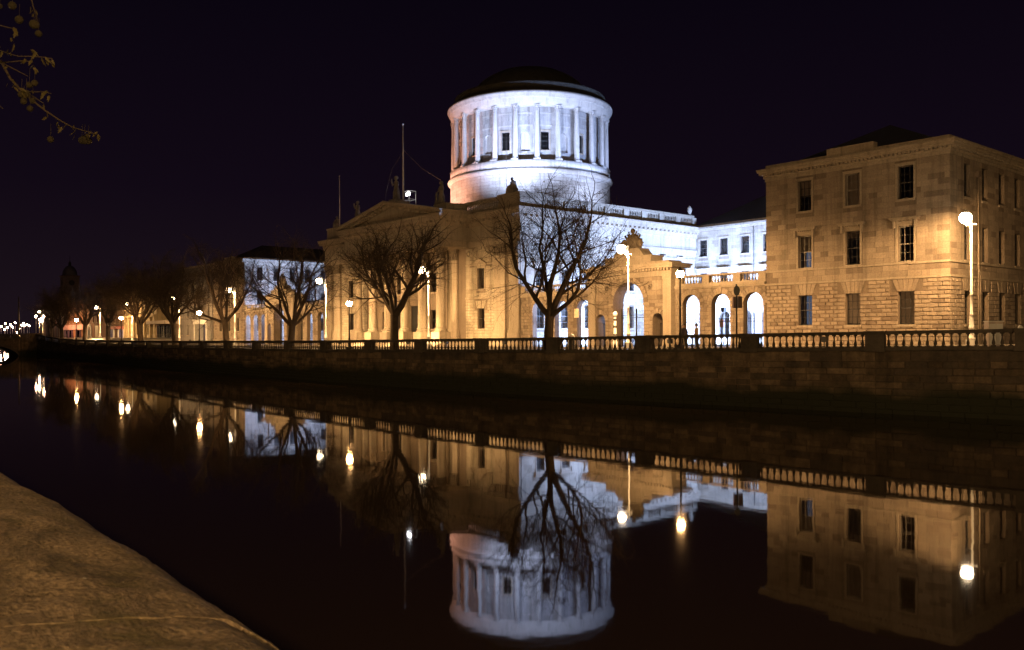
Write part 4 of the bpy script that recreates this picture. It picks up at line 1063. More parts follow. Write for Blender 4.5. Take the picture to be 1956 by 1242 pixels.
# ---- drum
DC = (-92.5, 81.7)
pol = Polar(DC, 10.15)
q = MB(); q.lathe([(11.45, 17.6), (11.45, 25.1)], (DC[0], DC[1], 0), 96); part('drum_base', q, M['wall'], ch_)
q = MB(); pb = Polar(DC, 11.45)
courses(pb, -PI * .95 * 11.45, PI * .40 * 11.45, 18.6, 25.05, .43, 1.3, [], lambda a, b, c, d: q.stone(pb, a, b, -.01, .03, c, d, .008), joint=.006, jitter=.2)
part('drum_base_courses', q, M['drum'], ch_, stuff=True, recalc=False)
q = MB(); q.lathe([(11.4, 25.06), (11.62, 25.1), (11.82, 25.3), (11.88, 25.5), (11.8, 25.72), (11.6, 25.8), (11.55, 25.86), (11.55, 26.0)], (DC[0], DC[1], 0), 96); part('torus_moulding', q, M['drum'], ch_)
q = MB(); q.lathe([(11.35, 25.9), (11.5, 25.95), (11.5, 26.85), (11.4, 26.9), (9.9, 26.92)], (DC[0], DC[1], 0), 96); part('stylobate', q, M['drum'], ch_)
wops = []
for k in range(-12, 13):
    a = R_(15 * k) * 10.15
    if k % 2 == 0: wops.append((a, .56, 28.4, 30.85, False))
    else: wops.append((a, .62, 28.2, 30.2, True))
q = MB(); wall(q, pol, -PI * .99 * 10.15, PI * .99 * 10.15, 26.85, 34.4, .45, wops, du=.5); part('drum_wall', q, M['drum_shaded'], ch_)
q = MB()
courses(pol, -PI * .95 * 10.15, PI * .40 * 10.15, 26.95, 34.1, .6, 1.5, [(u, h + .16, a - .2, b + .15, r) for u, h, a, b, r in wops], lambda a, b, c, d: q.stone(pol, a, b, -.01, .02, c, d, .006), joint=.006, jitter=.2)
part('drum_wall_courses', q, M['drum_shaded'], ch_, stuff=True, recalc=False)
for k in range(-12, 12):
    a = R_(15 * k) * 10.15
    if k % 2:
        q = MB(); q.fbox(pol, a - .7, a + .7, -.43, -.38, 28.1, 31.0); part('niche_back', q, M['drum'], ch_)
        q = MB(); q.fbox(pol, a - .85, a + .85, .0, .07, 27.75, 28.0); part('niche_sill', q, M['drum'], ch_)
    for z0, z1 in ((31.55, 31.75), (33.2, 33.35)):
        q = MB(); q.fbox(pol, a - .95, a + .95, .0, .08, z0, z1); part('panel_band', q, M['drum'], ch_)
for k in range(-12, 12, 2):
    window(ch_, pol, R_(15 * k) * 10.15, 28.4, 30.85, .56, 3, 4, surround=.18, depth=.2)
src = None
for k in range(24):
    a = R_(15 * k + 7.5 + 1.0); rr = 10.98; x, y = DC[0] + rr * math.cos(a), DC[1] + rr * math.sin(a); p_ = (x, y, 26.9)
    if src is None:
        q = MB(); q.lathe([(.37, 27.3), (.365, 29.5), (.33, 31.8), (.305, 33.25)], (x, y, 0), 14); src = part('drum_column', q, M['drum'], ch_, p_); a_src = a
        q = MB(); capital(q, (x, y, 33.25), .31, .92, 10); part('capital', q, M['drum'], src, p_)
        q = MB(); q.box(x - .5, x + .5, y - .5, y + .5, 26.9, 27.06); q.lathe([(.48, 27.06), (.5, 27.12), (.46, 27.18), (.42, 27.2), (.44, 27.26), (.37, 27.32)], (x, y, 0), 14); part('base', q, M['drum'], src, p_)
        rot0 = a
    else:
        o = again(src, ch_, p_, a - rot0)
q = MB(); q.lathe([(10.2, 34.1), (11.32, 34.17), (11.36, 34.5), (11.42, 34.52), (11.42, 35.0), (11.55, 35.04), (11.6, 35.12), (11.72, 35.3), (11.78, 35.5), (11.86, 35.55), (11.86, 35.78), (11.78, 35.95), (11.4, 36.05), (10.4, 36.1)], (DC[0], DC[1], 0), 120); part('entablature', q, M['drum'], ch_)
q = MB(); q.lathe([(11.3, 36.0), (11.25, 36.25), (10.9, 36.5), (10.75, 36.5), (10.72, 37.15), (10.86, 37.2), (10.86, 37.42), (10.5, 37.5), (9.3, 37.72), (8.3, 37.8)], (DC[0], DC[1], 0), 120); part('dome_steps', q, M['dome'], ch_)
q = MB(); prof = [(8.35, 37.75), (8.3, 38.15), (8.0, 38.75), (7.5, 39.4), (6.8, 40.0), (5.9, 40.55), (4.9, 41.0), (4.75, 41.2), (4.5, 41.25), (4.3, 41.15), (3.0, 41.6), (1.5, 41.85), (.05, 41.95)]
q.lathe(prof, (DC[0], DC[1], 0), 96)
for k in range(40):
    a = 2 * PI * k / 40; q.tube([(DC[0] + r * math.cos(a), DC[1] + r * math.sin(a), z + .02) for r, z in prof[1:7]], .05, 4)
part('dome', q, M['dome'], ch_)

# ================================================================== RANGE AT THE BACK OF THE COURT
rg = thing('court_range', 'pale floodlit stone range with dark hipped roof across the back of the court', 'building', (-55, 93, 2.9))
RX0, RX1, RY = -70.65, -39.95, 91.5
fr = south(RX0, RY); cw = [1.35 + 3.22 * k for k in range(9)]
ops = [(c, .62, a, b, False) for c in cw for a, b in ((9.2, 11.8), (14.0, 16.15))] + [(c, .85, 3.6, 6.0, True) for c in cw]
mb = MB(); wall(mb, fr, 0, RX1 - RX0, 1.6, 17.3, .6, ops); mb.box(RX0, RX1, RY + 9, RY + 9.4, 1.6, 17.3); mb.box(RX0, RX1, RY + 3.6, RY + 3.8, 1.7, 17.2)
part('wall', mb, M['wall'], rg)
stone_field(rg, fr, 0, RX1 - RX0, 2.4, 8.2, .36, .9, [(c, .87, 3.5, 6.0, True) for c in cw], M['court'], .03, .014, .01)
stone_field(rg, fr, 0, RX1 - RX0, 8.42, 17.25, .42, 1.05, [(c, .8, a - .18, b + .2, False) for c in cw for a, b in ((9.2, 11.8), (14.0, 16.15))], M['court'], .014, .004, .004, jitter=.25)
q = MB(); q.fbox(fr, 0, RX1 - RX0, -.1, .12, 8.22, 8.40); q.fbox(fr, 0, RX1 - RX0, -.5, .18, 17.302, 17.55); q.fbox(fr, 0, RX1 - RX0, -.5, .5, 17.552, 17.8); q.fbox(fr, 0, RX1 - RX0, -.5, .12, 17.802, 18.15); part('cornice', q, M['court'], rg)
q = MB(); vs = [(RX0, RY + .1, 18.1), (RX1, RY + .1, 18.1), (RX1, RY + 9.4, 18.1), (RX0, RY + 9.4, 18.1), (RX0 + 7, RY + 4.7, 21.6), (RX1 - 3, RY + 4.7, 21.6)]
q.add(vs, [(0, 1, 5, 4), (1, 2, 5), (2, 3, 4, 5), (3, 0, 4), (0, 3, 2, 1)]); part('roof', q, M['slate'], rg)
for i, c in enumerate(cw):
    window(rg, fr, c, 14.0, 16.15, .62, 3, 4, surround=.16, blind=(0, .0, .3, .45)[i % 4], lit=(i == 2))
    window(rg, fr, c, 9.2, 11.8, .62, 3, 4, surround=.16, hood=True); window(rg, fr, c, 3.6, 6.0, .85, 4, 3, arch=True)
q = MB(); x = RX0 + 9.1
q.tube([(x, RY - .12, 3), (x, RY - .12, 16.9), (x - .1, RY - .1, 17.3)], .055, 6); part('drainpipe', q, M['sash'], rg)

# ================================================================== ROOF STATUES, POLES
def statue(label, x, y, z, h, seated=False, face=-PI / 2, arm=1, group='statues along the roofline'):
    t = thing('statue', label, 'statue', (x, y, z), group)
    q = MB(); s_ = h / 2.6
    ca, sa = math.cos(face), math.sin(face)
    def P(f, side, zz): return (x + (ca * f - sa * side) * s_, y + (sa * f + ca * side) * s_, z + zz * s_)
    if not seated:
        q.tube([P(0, 0, .15), P(.03, .02, .6), P(.05, .03, 1.05), P(0, 0, 1.4), P(-.02, 0, 1.75), P(0, 0, 2.02), P(0, 0, 2.14)], [.42, .39, .33, .27, .33, .28, .1], 10)
        for k in range(5):
            a = k * 1.26; q.tube([P(.33 * math.cos(a), .33 * math.sin(a), .16), P(.3 * math.cos(a), .28 * math.sin(a), .9), P(.2 * math.cos(a + .3), .2 * math.sin(a + .3), 1.5)], [.10, .09, .05], 5)
        q.tube([P(0, .30 * arm, 1.9), P(.1, .47 * arm, 1.5), P(.36, .34 * arm, 1.32)], [.12, .10, .07], 6)
        q.tube([P(0, -.30 * arm, 1.9), P(.12, -.5 * arm, 1.65), P(.2, -.55 * arm, 2.1), P(.22, -.5 * arm, 2.35)], [.12, .10, .08, .06], 6)
        q.tube([P(.25, .62 * arm, .2), P(.27, .5 * arm, 1.4)], [.2, .12], 6)
        hz = 2.36
    else:
        q.box(x - .6 * s_, x + .6 * s_, y - .5 * s_, y + .5 * s_, z + .1, z + .75 * s_)
        q.tube([P(-.15, 0, .7), P(-.12, 0, 1.2), P(-.05, 0, 1.6), P(.05, 0, 1.82)], [.46, .36, .36, .12], 10)
        for e_ in (-1, 1):
            q.tube([P(-.1, .2 * e_, .88), P(.5, .26 * e_, .92), P(.62, .26 * e_, .4), P(.66, .26 * e_, .1)], [.24, .22, .19, .17], 7)
            q.tube([P(0, .36 * e_, 1.55), P(.12, .5 * e_, 1.15), P(.45, .3 * e_, 1.05)], [.13, .11, .08], 6)
        q.tube([P(.35, 0, .95), P(.62, 0, .6), P(.66, 0, .12)], [.3, .28, .3], 8)
        hz = 2.02
    hd = P(.05 if not seated else .12, 0, hz); q.ball(hd, .19 * s_, 8, 7, sz=1.2)
    hb = P(-.03 if not seated else .04, 0, hz + .05); q.ball(hb, .2 * s_, 8, 6, sz=1.05)
    part('figure', q, M['statue'], t)
    q = MB(); w = .52 * s_ + .05; q.box(x - w, x + w, y - w, y + w, z - .02, z + .16 * s_); part('plinth', q, M['statue'], t)
    return t
q = MB()
for x in (PX1 - 2.3, PX0 + 2.3 - 1.4): q.box(x - .2, x + 2.2, 57.9, 60.95, 17.85, 19.05); q.box(x - .3, x + 2.3, 57.85, 60.96, 19.052, 19.2)
q.box(PC - .8, PC + .8, 57.2, 59.4, 19.9, 20.62)
part('statue_pedestals', q, M['court'], ch_)
statue('standing robed statue on the peak of the pediment, beside the tall flagpole', -91.0, 58.0, 20.63, 3.2)
statue('standing robed statue on the pediment end just beside the white drum', -82.0, 58.5, 19.2, 2.8, arm=-1)
statue('standing robed statue on the pediment end between the two thin roof poles', -101.4, 58.5, 19.2, 2.8, arm=1)
statue('dark seated statue on the roof corner below the white drum', -72.8, 61.7, 19.64, 2.15, seated=True, face=R_(-150))
statue('dim seated statue on the far roof corner beside a thin pole', -113.3, 61.9, 19.64, 2.15, seated=True, face=R_(-60))
def pole(label, x, y, z0, z1, r, name='flagpole'):
    t = thing(name, label, 'pole', (x, y, z0), 'poles on the roof')
    q = MB(); q.tube([(x, y, z0), (x, y, z1)], [r, r * .6], 6); part('shaft', q, M['whitepaint'], t)
    q = MB(); q.ball((x, y, z1 + r * .6), r * 1.3, 6, 5); part('finial', q, M['whitepaint'], t)
    q = MB(); q.tube([(x, y, z0 - .05), (x, y, z0 + .3)], r * 2.2, 6); part('socket', q, M['iron'], t)
pole('tallest white flagpole rising behind the peak of the pediment', -91.1, 59.1, 20.3, 30.4, .11)
pole('thin bare pole on the far end of the courthouse roof', -112.0, 61.6, 19.45, 27.2, .07)
pole('very thin rod in front of the white drum', -73.9, 61.7, 19.64, 26.5, .035)
t = MB(); t.tube([(-91.1, 59.1, 27.3), (-86.5, 58.8, 24.2), (-82.1, 58.5, 22.1)], .035, 4); o = part('flag_line', t, M['blind'], None, (-91.1, 59.1, 27.3)); tag(o, 'thin slack line running from the tall flagpole to a roof statue', 'rope')
t = MB(); t.tube([(-91.1, 59.1, 27.0), (-92.6, 58.4, 25.0), (-93.4, 58.0, 22.0), (-93.6, 58.0, 20.3)], .02, 4); o = part('stay_wire', t, M['iron'], None, (-91.1, 59.1, 27.0)); tag(o, 'faint wire curving from the tall flagpole down behind the pediment statue', 'wire')
# finial vase on the far corner of the balustrade
q = MB(); q.lathe([(.32, 0), (.34, .1), (.2, .16), (.24, .4), (.34, .7), (.3, 1.0), (.16, 1.25), (.05, 1.35)], (X1 - .45, Y1 - .5, 19.5), 8)
o = part('roof_urn', q, M['court'], None, (X1 - .45, Y1 - .5, 19.5)); tag(o, 'small pale stone urn on the far end of the roof balustrade', 'urn')

# ================================================================== FLOODLIGHTS: fittings and their light
def flood_fit(label, loc, target, glow, group, stand=.35):
    t = thing('floodlight', label, 'floodlight', (loc[0], loc[1], loc[2] - stand), group)
    d = (Vector(target) - Vector(loc)).normalized(); a = math.atan2(d.y, d.x)
    F_ = Frame((loc[0], loc[1]), (-math.sin(a), math.cos(a)), (math.cos(a), math.sin(a)))
    q = MB(); q.fbox(F_, -.2, .2, -.28, -.06, loc[2] - .15, loc[2] + .15); q.fbox(F_, -.24, .24, -.12, -.05, loc[2] - .19, loc[2] + .19); part('housing', q, M['iron'], t)
    q = MB(); q.fbox(F_, -.03, .03, -.2, -.14, loc[2] - stand, loc[2] - .15); q.fbox(F_, -.15, .15, -.3, .0, loc[2] - stand - .01, loc[2] - stand + .04); part('bracket', q, M['iron'], t)
    return t
for i, (l_, tg, pw_, colr, cone, lab) in enumerate(FLOODS):
    z = street(l_[0]) + .62
    l3 = (l_[0], l_[1], z)
    flood_fit('low ground floodlight ' + lab, l3, tg, None, 'ground floodlights', .5)
    spot('flood_beam', l3, tg, pw_, colr, cone, 1.0, .12)
# on the roof
ROOF = [((-96.5, 62.8, 19.1), (-95.0, 78, 33.0), 12000, PINK, 92, 'behind the pediment'), ((-104.0, 67.5, 18.9), (-96, 79, 33), 15000, PINK, 90, 'at the far edge of the roof'),
        ((-75.6, 66.4, 19.0), (-85.5, 75.0, 36.0), 44000, COLD, 82, 'behind the seated statue'), ((-81.0, 64.0, 19.0), (-88.0, 74.0, 36.0), 27000, COLD, 84, 'behind the front roof balustrade'),
        ((-74.0, 82.0, 19.0), (-84.0, 81.8, 31.0), 11000, COLD, 100, 'on the court side of the roof')]
for l3, tg, pw_, colr, cone, lab in ROOF:
    flood_fit('roof floodlight aimed up at the columned drum, ' + lab, l3, tg, None, 'roof floodlights', 1.0)
    spot('flood_beam', l3, tg, pw_, colr, cone, 1.0, .12)
fl = thing('floodlight_rack', 'open pipe rack holding two bright lamps beside the flagpole', 'floodlight rack', (-93.6, 61.6, 19.5), 'roof floodlights')
q = MB()
for x in (-94.4, -92.9):
    for y in (61.2, 62.2): q.tube([(x, y, 19.5), (x, y, 22.6)], .05, 5)
for z in (20.6, 21.5, 22.6):
    for y in (61.2, 62.2): q.tube([(-94.4, y, z), (-92.9, y, z)], .045, 5)
    for x in (-94.4, -92.9): q.tube([(x, 61.2, z), (x, 62.2, z)], .045, 5)
part('pipe_frame', q, M['sash_white'], fl)
q = MB(); q.ball((-93.35, 61.1, 22.1), .12, 8, 6, sz=1.3); q.ball((-92.95, 61.15, 22.2), .17, 8, 6, sz=1.4); part('lamp_head', q, M['flood_white'], fl)

# ================================================================== STREET LAMPS
def tall_lamp(label, x, y, head_z, glow='lamp_white', hood=.12, power=13500, tilt=25, group='tall white street lamps along the front'):
    g = street(x) + .13; t = thing('street_lamp', label, 'street lamp', (x, y, g), group)
    H = head_z - g
    q = MB(); q.box(x - .26, x + .26, y - .26, y + .26, g, g + .35); q.lathe([(.24, .35), (.26, .42), (.17, .5), (.15, 1.0), (.20, 1.08), (.16, 1.16), (.13, 1.6), (.10, 1.9)], (x, y, g), 10); part('base', q, M['whitepaint'], t)
    q = MB(); q.lathe([(.095, 1.9), (.12, 1.95), (.09, 2.0), (.085, 3.2), (.10, 3.25), (.08, 3.3), (.06, H + .1)], (x, y, g), 8); part('pole', q, M['whitepaint'], t)
    q = MB()
    q.tube([(x, y, g + H - .1), (x, y - .3, g + H + .28), (x, y - .62, g + H + .36), (x, y - .85, g + H + .3)], [.045, .04, .04, .04], 6)
    q.tube([(x, y, g + H - .9), (x, y - .25, g + H - .45), (x, y - .2, g + H - .1)], .025, 5)
    part('bracket', q, M['whitepaint'], t)
    q = MB()
    for e_ in (-1, 1):
        q.tube([(x, y, g + H - .38), (x + e_ * .26, y, g + H - .38)], [.045, .035], 6); q.ball((x + e_ * .28, y, g + H - .38), .065, 7, 5)
    q.ball((x, y, g + H - .38), .085, 8, 6); q.tube([(x, y, g + H - .3), (x, y, g + H + .2)], [.06, .045], 6); q.ball((x, y, g + H + .24), .08, 6, 5); part('cross_finial', q, M['whitepaint'], t)
    q = MB(); q.ball((x, y - .85, g + H - .03), .37, 16, 11, sz=1.0); part('lantern', q, M[glow], t)
    q = MB(); q.lathe([(.02, .34), (.20, .30), (.24, hood + .16), (.26, hood + .16), (.22, .36), (.06, .44), (.03, .52)], (x, y - .85, g + H), 14); part('lamp_cap', q, M['whitepaint'], t)
    zl = g + H - .46; a_ = R_(tilt)
    spot('lamp_beam', (x, y - .85, zl), (x, y - .85 + math.sin(a_), zl - math.cos(a_)), power if x > -120 else 20000, (1.0, .565, .225), 179, .36, .16)
    return t
tall_lamp('brightest tall white street lamp, glaring by the corner of the near big building', -22.9, 58.15, 11.35, 'lamp_corner', .12, 8000, 28)
tall_lamp('tall white street lamp standing in front of the near gateway arch', -46.95, 52.1, 10.85)
tall_lamp('tall street lamp with cross shaped finial before the portico columns', -71.1, 49.1, 10.45)
tall_lamp('tall street lamp with cross shaped finial at the far end of the courthouse', -91.0, 48.2, 10.28, power=19000)
tall_lamp('tall street lamp between the two bare trees beyond the courthouse', -114.6, 46.8, 10.2)
tall_lamp('tall street lamp before the dark stone office and modern canopy', -138.3, 47.4, 10.06)
tall_lamp('tall street lamp before the yellow pilastered building', -168.5, 49.0, 9.8)
tall_lamp('tall street lamp in front of the brick public house', -210.0, 54.1, 10.3)
tall_lamp('tall street lamp beside the bridge end', -262.0, 52.8, 10.4)
def short_lamp(label, x, y, head_z):
    g = street(x) + .13; H = head_z - g; t = thing('quay_lamp', label, 'street lamp', (x, y, g), 'short orange lamps along the river wall')
    q = MB(); q.box(x - .17, x + .17, y - .17, y + .17, g, g + .3); q.lathe([(.15, .3), (.1, .4), (.085, .9), (.12, .96), (.07, 1.02), (.05, H - .32)], (x, y, g), 8); part('pole', q, M['blackpaint'], t)
    q = MB(); q.lathe([(.05, -.34), (.16, -.28), (.13, -.2)], (x, y, g + H), 8); q.lathe([(.25, .17), (.15, .28), (.04, .33), (.03, .45)], (x, y, g + H), 8); part('lantern_frame', q, M['blackpaint'], t)
    q = MB(); q.ball((x, y, g + H), .235, 12, 8); part('lantern', q, M['lamp_orange'], t)
    return t
short_lamp('short orange lamp on a dark post near the open arches', -33.1, 41.4, 7.65)
short_lamp('short orange lamp at the far end of the courthouse front', -64.6, 36.4, 6.65)
short_lamp('short orange lamp before the office with the white doorway', -96.6, 35.3, 6.5)
short_lamp('short orange lamp before the yellow pilastered building', -128.6, 35.9, 6.42)
short_lamp('short orange lamp in front of the pub fascia', -156.5, 36.6, 6.5)
def far_lamp(x, y, z, big=.3):
    g = street(x); t = thing('far_lamp', 'far small street lamp in the glowing row beyond the bridge', 'street lamp', (x, y, g), 'lamps beyond the bridge')
    q = MB(); q.tube([(x, y, g), (x, y, z)], [.09, .05], 5); part('pole', q, M['whitepaint'], t)
    q = MB(); q.ball((x, y, z), big * .72, 7, 5); part('lantern', q, M['lamp_far'], t)
for x, y, z, b in ((-200, 40.5, 7.9, .30), (-233, 45.5, 8.6, .30), (-262, 52.0, 8.2, .34), (-285, 57.5, 8.6, .36), (-305, 61.0, 9.2, .38), (-330, 66.5, 9.0, .40), (-352, 71.0, 9.6, .42), (-375, 75.5, 9.4, .44), (-400, 80.0, 10.2, .46), (-425, 85.0, 10.0, .5),
                   (-552.1, 90.3, 8.8, 0.55),
                   (-573.6, 95.9, 10.6, 0.50),
                   (-538.4, 91.1, 8.2, 0.50),
                   (-560.1, 96.3, 9.9, 0.55),
                   (-542.2, 94.3, 8.5, 0.50),
                   (-569.8, 100.4, 11.2, 0.50),
                   (-527.9, 88.0, 7.0, 0.40),
                   (-591.1, 106.1, 10.9, 0.50),
                   (-534.1, 96.1, 7.6, 0.50),
                   (-567.4, 103.2, 9.7, 0.50),
                   (-600.6, 110.4, 11.3, 0.55),
                   (-588.9, 108.8, 9.9, 0.50),
                   (-576.5, 107.9, 10.1, 0.50),
                   (-564.4, 106.7, 9.4, 0.45),
                   (-478.0, 85.1, 5.2, 0.30)):
    far_lamp(x, y, z, b)
# lamp of the near bank that lights the parapet: it stands outside the picture
def near_lamp(label, x, y, z, mat):
    t = thing('near_lamp', label, 'street lamp', (x, y, 2.62), 'lamps of the near bank')
    q = MB(); q.tube([(x, y, 2.62), (x, y, z - .2)], [.12, .07], 8); part('pole', q, M['blackpaint'], t)
    q = MB(); q.ball((x, y, z), .27, 10, 7); part('lantern', q, mat, t)
near_lamp('amber street lamp on the near bank behind the parapet', 3.0, -5.0, 8.2, glow_mat('lamp_near', (1.0, .62, .26), 640))
M['lamp_bank'] = glow_mat('lamp_bank', (1.0, .60, .24), 10500)
for x, lab in ((30, 'first'), (52, 'second')): near_lamp('tall amber street lamp on the near bank, %s along from the granite parapet corner' % lab, x, -8.5, 11.0, M['lamp_bank'])
near_lamp('tall amber street lamp near the bridge on the near bank', -62, -8.0, 11.0, glow_mat('lamp_bank_b', (1.0, .60, .24), 2200))

# ================================================================== TREES
M['leaf'] = plain_mat('withered_leaf', (0.16, 0.13, 0.04), .8)
def rot_to(d, ang, az):
    a = d.orthogonal().normalized(); b = d.cross(a)
    return (d * math.cos(ang) + (a * math.cos(az) + b * math.sin(az)) * math.sin(ang)).normalized()
def tree_mesh(seed, H, spread, fork, r0, lean, limbs, dens=1.0, levels=5):
    """trunk + limbs in one builder, twigs in another; origin at the foot"""
    rn = random.Random(seed); T = MB(); K = MB(); Lf = MB()
    top = H
    def grow(p, d, ln, r, lv):
        n = 4 if lv <= 2 else (3 if lv == 3 else 2)
        pts = [p.copy()]; rad = [r]; dd = d.copy()
        for i in range(n):
            dd = (dd + Vector((rn.uniform(-1, 1), rn.uniform(-1, 1), rn.uniform(-.6, .9 if lv < 4 else .5))) * (.20 + .05 * lv)).normalized()
            if lv <= 2: dd = (dd + Vector((0, 0, .10))).normalized()
            p = p + dd * ln / n; pts.append(p.copy()); rad.append(r * (1 - .42 * (i + 1) / n))
        rr = max(r, .011)
        (T if lv <= 2 else K).tube(pts, [max(q, .0055) for q in rad], {0: 9, 1: 8, 2: 6, 3: 4}.get(lv, 3), lv <= 3, cap=False)
        if lv >= levels:
            if rn.random() < .2 * dens:
                q = pts[-1]; s_ = rn.uniform(.04, .09); a = Vector((rn.uniform(-1, 1), rn.uniform(-1, 1), rn.uniform(-1, 0))) * s_; b = Vector((rn.uniform(-1, 1), rn.uniform(-1, 1), rn.uniform(-1, 1))) * s_
                Lf.add([tuple(q), tuple(q + a), tuple(q + a + b), tuple(q + b)], [(0, 1, 2, 3)])
            return
        kids = {1: 5, 2: 5, 3: 4, 4: 4, 5: 3}[lv]; kids = max(2, int(round(kids * dens + rn.uniform(-.8, .8))))
        for k in range(kids):
            t = .30 + .70 * (k + rn.random() * .7) / kids; t = min(t, .99); f = t * n; i = min(int(f), n - 1)
            q = pts[i].lerp(pts[i + 1], f - i); axis = (pts[i + 1] - pts[i]).normalized()
            c = rot_to(axis, R_(rn.uniform(24, 62)), rn.uniform(0, 2 * PI))
            flat = q.x * q.x + q.y * q.y
            if flat > (spread * .8) ** 2: c = (c - Vector((q.x, q.y, 0)).normalized() * .35).normalized()
            if q.z > top * .93: c.z = min(c.z, .1); c.normalize()
            sh = ln * (.62 + .25 * rn.random()) * (1.05 - .35 * t); rr2 = rad[i] * (.44 + .12 * rn.random())
            grow(q, c, sh, rr2, lv + 1)
        grow(pts[-1], (dd + Vector((rn.uniform(-.3, .3), rn.uniform(-.3, .3), .1))).normalized(), ln * .62, rad[-1] * .9, lv + 1)
    f = Vector((lean[0], lean[1], fork))
    T.tube([(0, 0, -.6), (0, 0, .0), (lean[0] * .2, lean[1] * .2, fork * .35), (lean[0] * .6, lean[1] * .6, fork * .7), tuple(f)], [r0 * 1.35, r0 * 1.15, r0, r0 * .92, r0 * .95], 12, cap=False)
    for az, el, ln, rr in limbs:
        d = Vector((math.cos(az) * math.cos(el), math.sin(az) * math.cos(el), math.sin(el)))
        grow(f - Vector((0, 0, .12)), d, ln, r0 * rr, 1)
    return T, K, Lf
def bare_tree(label, x, y, meshes, rz=0.0, s=1.0):
    g = street(x) + .1; t = thing('bare_tree', label, 'tree', (x, y, g), 'bare plane trees along the river wall'); t.rotation_euler = (0, 0, rz); t.scale = (s, s, s)
    for nm, me in meshes:
        o = bpy.data.objects.new(nm, me); C.objects.link(o); o.parent = t; WPOS[o.name] = (x, y, g)
    return t
def proto(*a, **k):
    T, K, Lf = tree_mesh(*a, **k)
    out = []
    for nm, b, mt in (('trunk', T, 'bark'), ('crown', K, 'twig'), ('leaves', Lf, 'leaf')):
        me = mesh_from(b, nm, (0, 0, 0), False); me.materials.append(M[mt]); out.append((nm, me))
    return out
# screen-right along the picture is (.65,.76); limbs given as azimuth, elevation, length, share of trunk radius
AZR = math.atan2(.7638, .6455)
tA = proto(11, 11.2, 4.6, 2.35, .33, (.1, .1), [(AZR + PI - .2, R_(40), 4.2, .6), (AZR + PI + .9, R_(70), 4.6, .62), (AZR + .1, R_(58), 4.6, .72), (AZR - .5, R_(34), 4.0, .5), (AZR + 1.9, R_(75), 5.0, .5)])
tB = proto(23, 11.0, 5.0, 3.0, .36, (.0, .0), [(AZR + PI, R_(36), 3.6, .6), (AZR + PI + .5, R_(66), 4.2, .5), (AZR - .2, R_(64), 4.4, .9), (AZR + 1.6, R_(60), 4.0, .5), (AZR - 1.5, R_(52), 4.0, .5)], dens=1.0)
tC = proto(31, 12.0, 4.3, 3.1, .38, (-.2, -.15), [(AZR + PI, R_(22), 4.0, .5), (AZR + .1, R_(52), 4.6, .6), (AZR + PI - .3, R_(72), 5.4, .75), (AZR + 1.4, R_(60), 4.6, .5), (AZR - 1.4, R_(65), 4.6, .5)])
tD = proto(47, 11.5, 4.2, 2.4, .36, (.1, .1), [(AZR + PI, R_(44), 4.4, .6), (AZR, R_(60), 4.6, .65), (AZR - .3, R_(80), 5.0, .6), (AZR + PI + .5, R_(74), 4.8, .55), (AZR + .5, R_(36), 3.8, .45)])
tE = proto(59, 12.0, 4.6, 3.2, .42, (-.3, -.2), [(AZR + PI, R_(40), 4.4, .6), (AZR + .2, R_(62), 5.0, .7), (AZR + PI - .5, R_(70), 5.0, .6), (AZR + 1.2, R_(50), 4.4, .5), (AZR - 1.2, R_(55), 4.4, .5)], dens=1.1)
bare_tree('big bare tree with low fork in front of the blue lit side wall', -42.4, 39.0, tA)
bare_tree('bare tree with thick dark trunk in front of the portico columns', -61.4, 38.9, tB)
bare_tree('bare tree in front of the dim far stone block, reaching its lowest limb sideways', -102.0, 40.6, tC)
bare_tree('bare tree in front of the small far gateway', -83.2, 40.0, tD)
bare_tree('bare tree beside the modern canopy, forked low', -118.6, 40.1, tE, 1.2)
bare_tree('bare tree in front of the yellow pilastered building', -133.5, 40.1, tE, 0)
bare_tree('bare tree just beyond the yellow pilastered building', -151.0, 40.1, tC, 2.2)
bare_tree('dim bare tree in front of the pub fascia', -171.5, 41.5, tB, 1.1)
bare_tree('leaning dim bare tree near the bridge end', -182.2, 40.0, tD, 2.8, .9)
bare_tree('farthest slim bare tree, at the end of the river wall', -203.0, 42.5, tA, 2.1, .9)

# the plane tree of the near bank whose twigs hang into the upper corner
nt_ = thing('plane_tree', 'overhanging plane tree twig with yellow leaves and round seed balls in the top corner', 'tree', (-15.0, -3.2, 2.6))
q = MB(); q.tube([(-15, -3.2, 2.0), (-15, -3.2, 4.5), (-15.1, -3.1, 8.0), (-15.0, -2.9, 11.0)], [.45, .38, .30, .2], 12); part('trunk', q, M['bark'], nt_)
def at(px, py, d):   # a point the photograph shows at (px, py), d metres deep (used to measure the twig; plain coordinates result)
    r = (px - 978) / 1630 * d; h = 4.1 + (632 - py) / 1630 * d
    v = fwd * d + right * r
    return (v.x, v.y, h)
q = MB()
JX = at(-60, 60, 9.5)
q.tube([(-15.05, -3.1, 7.0), (-13.8, -1.6, 7.9), (-12.6, 0.0, 8.1), JX, at(5, 112, 9.5)], [.12, .09, .06, .035, .016], 6)
main = [at(5, 112, 9.5), at(22, 143, 9.5), at(45, 168, 9.4), at(68, 188, 9.4), at(90, 205, 9.3), at(115, 222, 9.3), at(140, 236, 9.2), at(170, 245, 9.2), at(188, 250, 9.2)]
q.tube(main, [.016, .015, .014, .012, .010, .009, .008, .006, .004], 5)
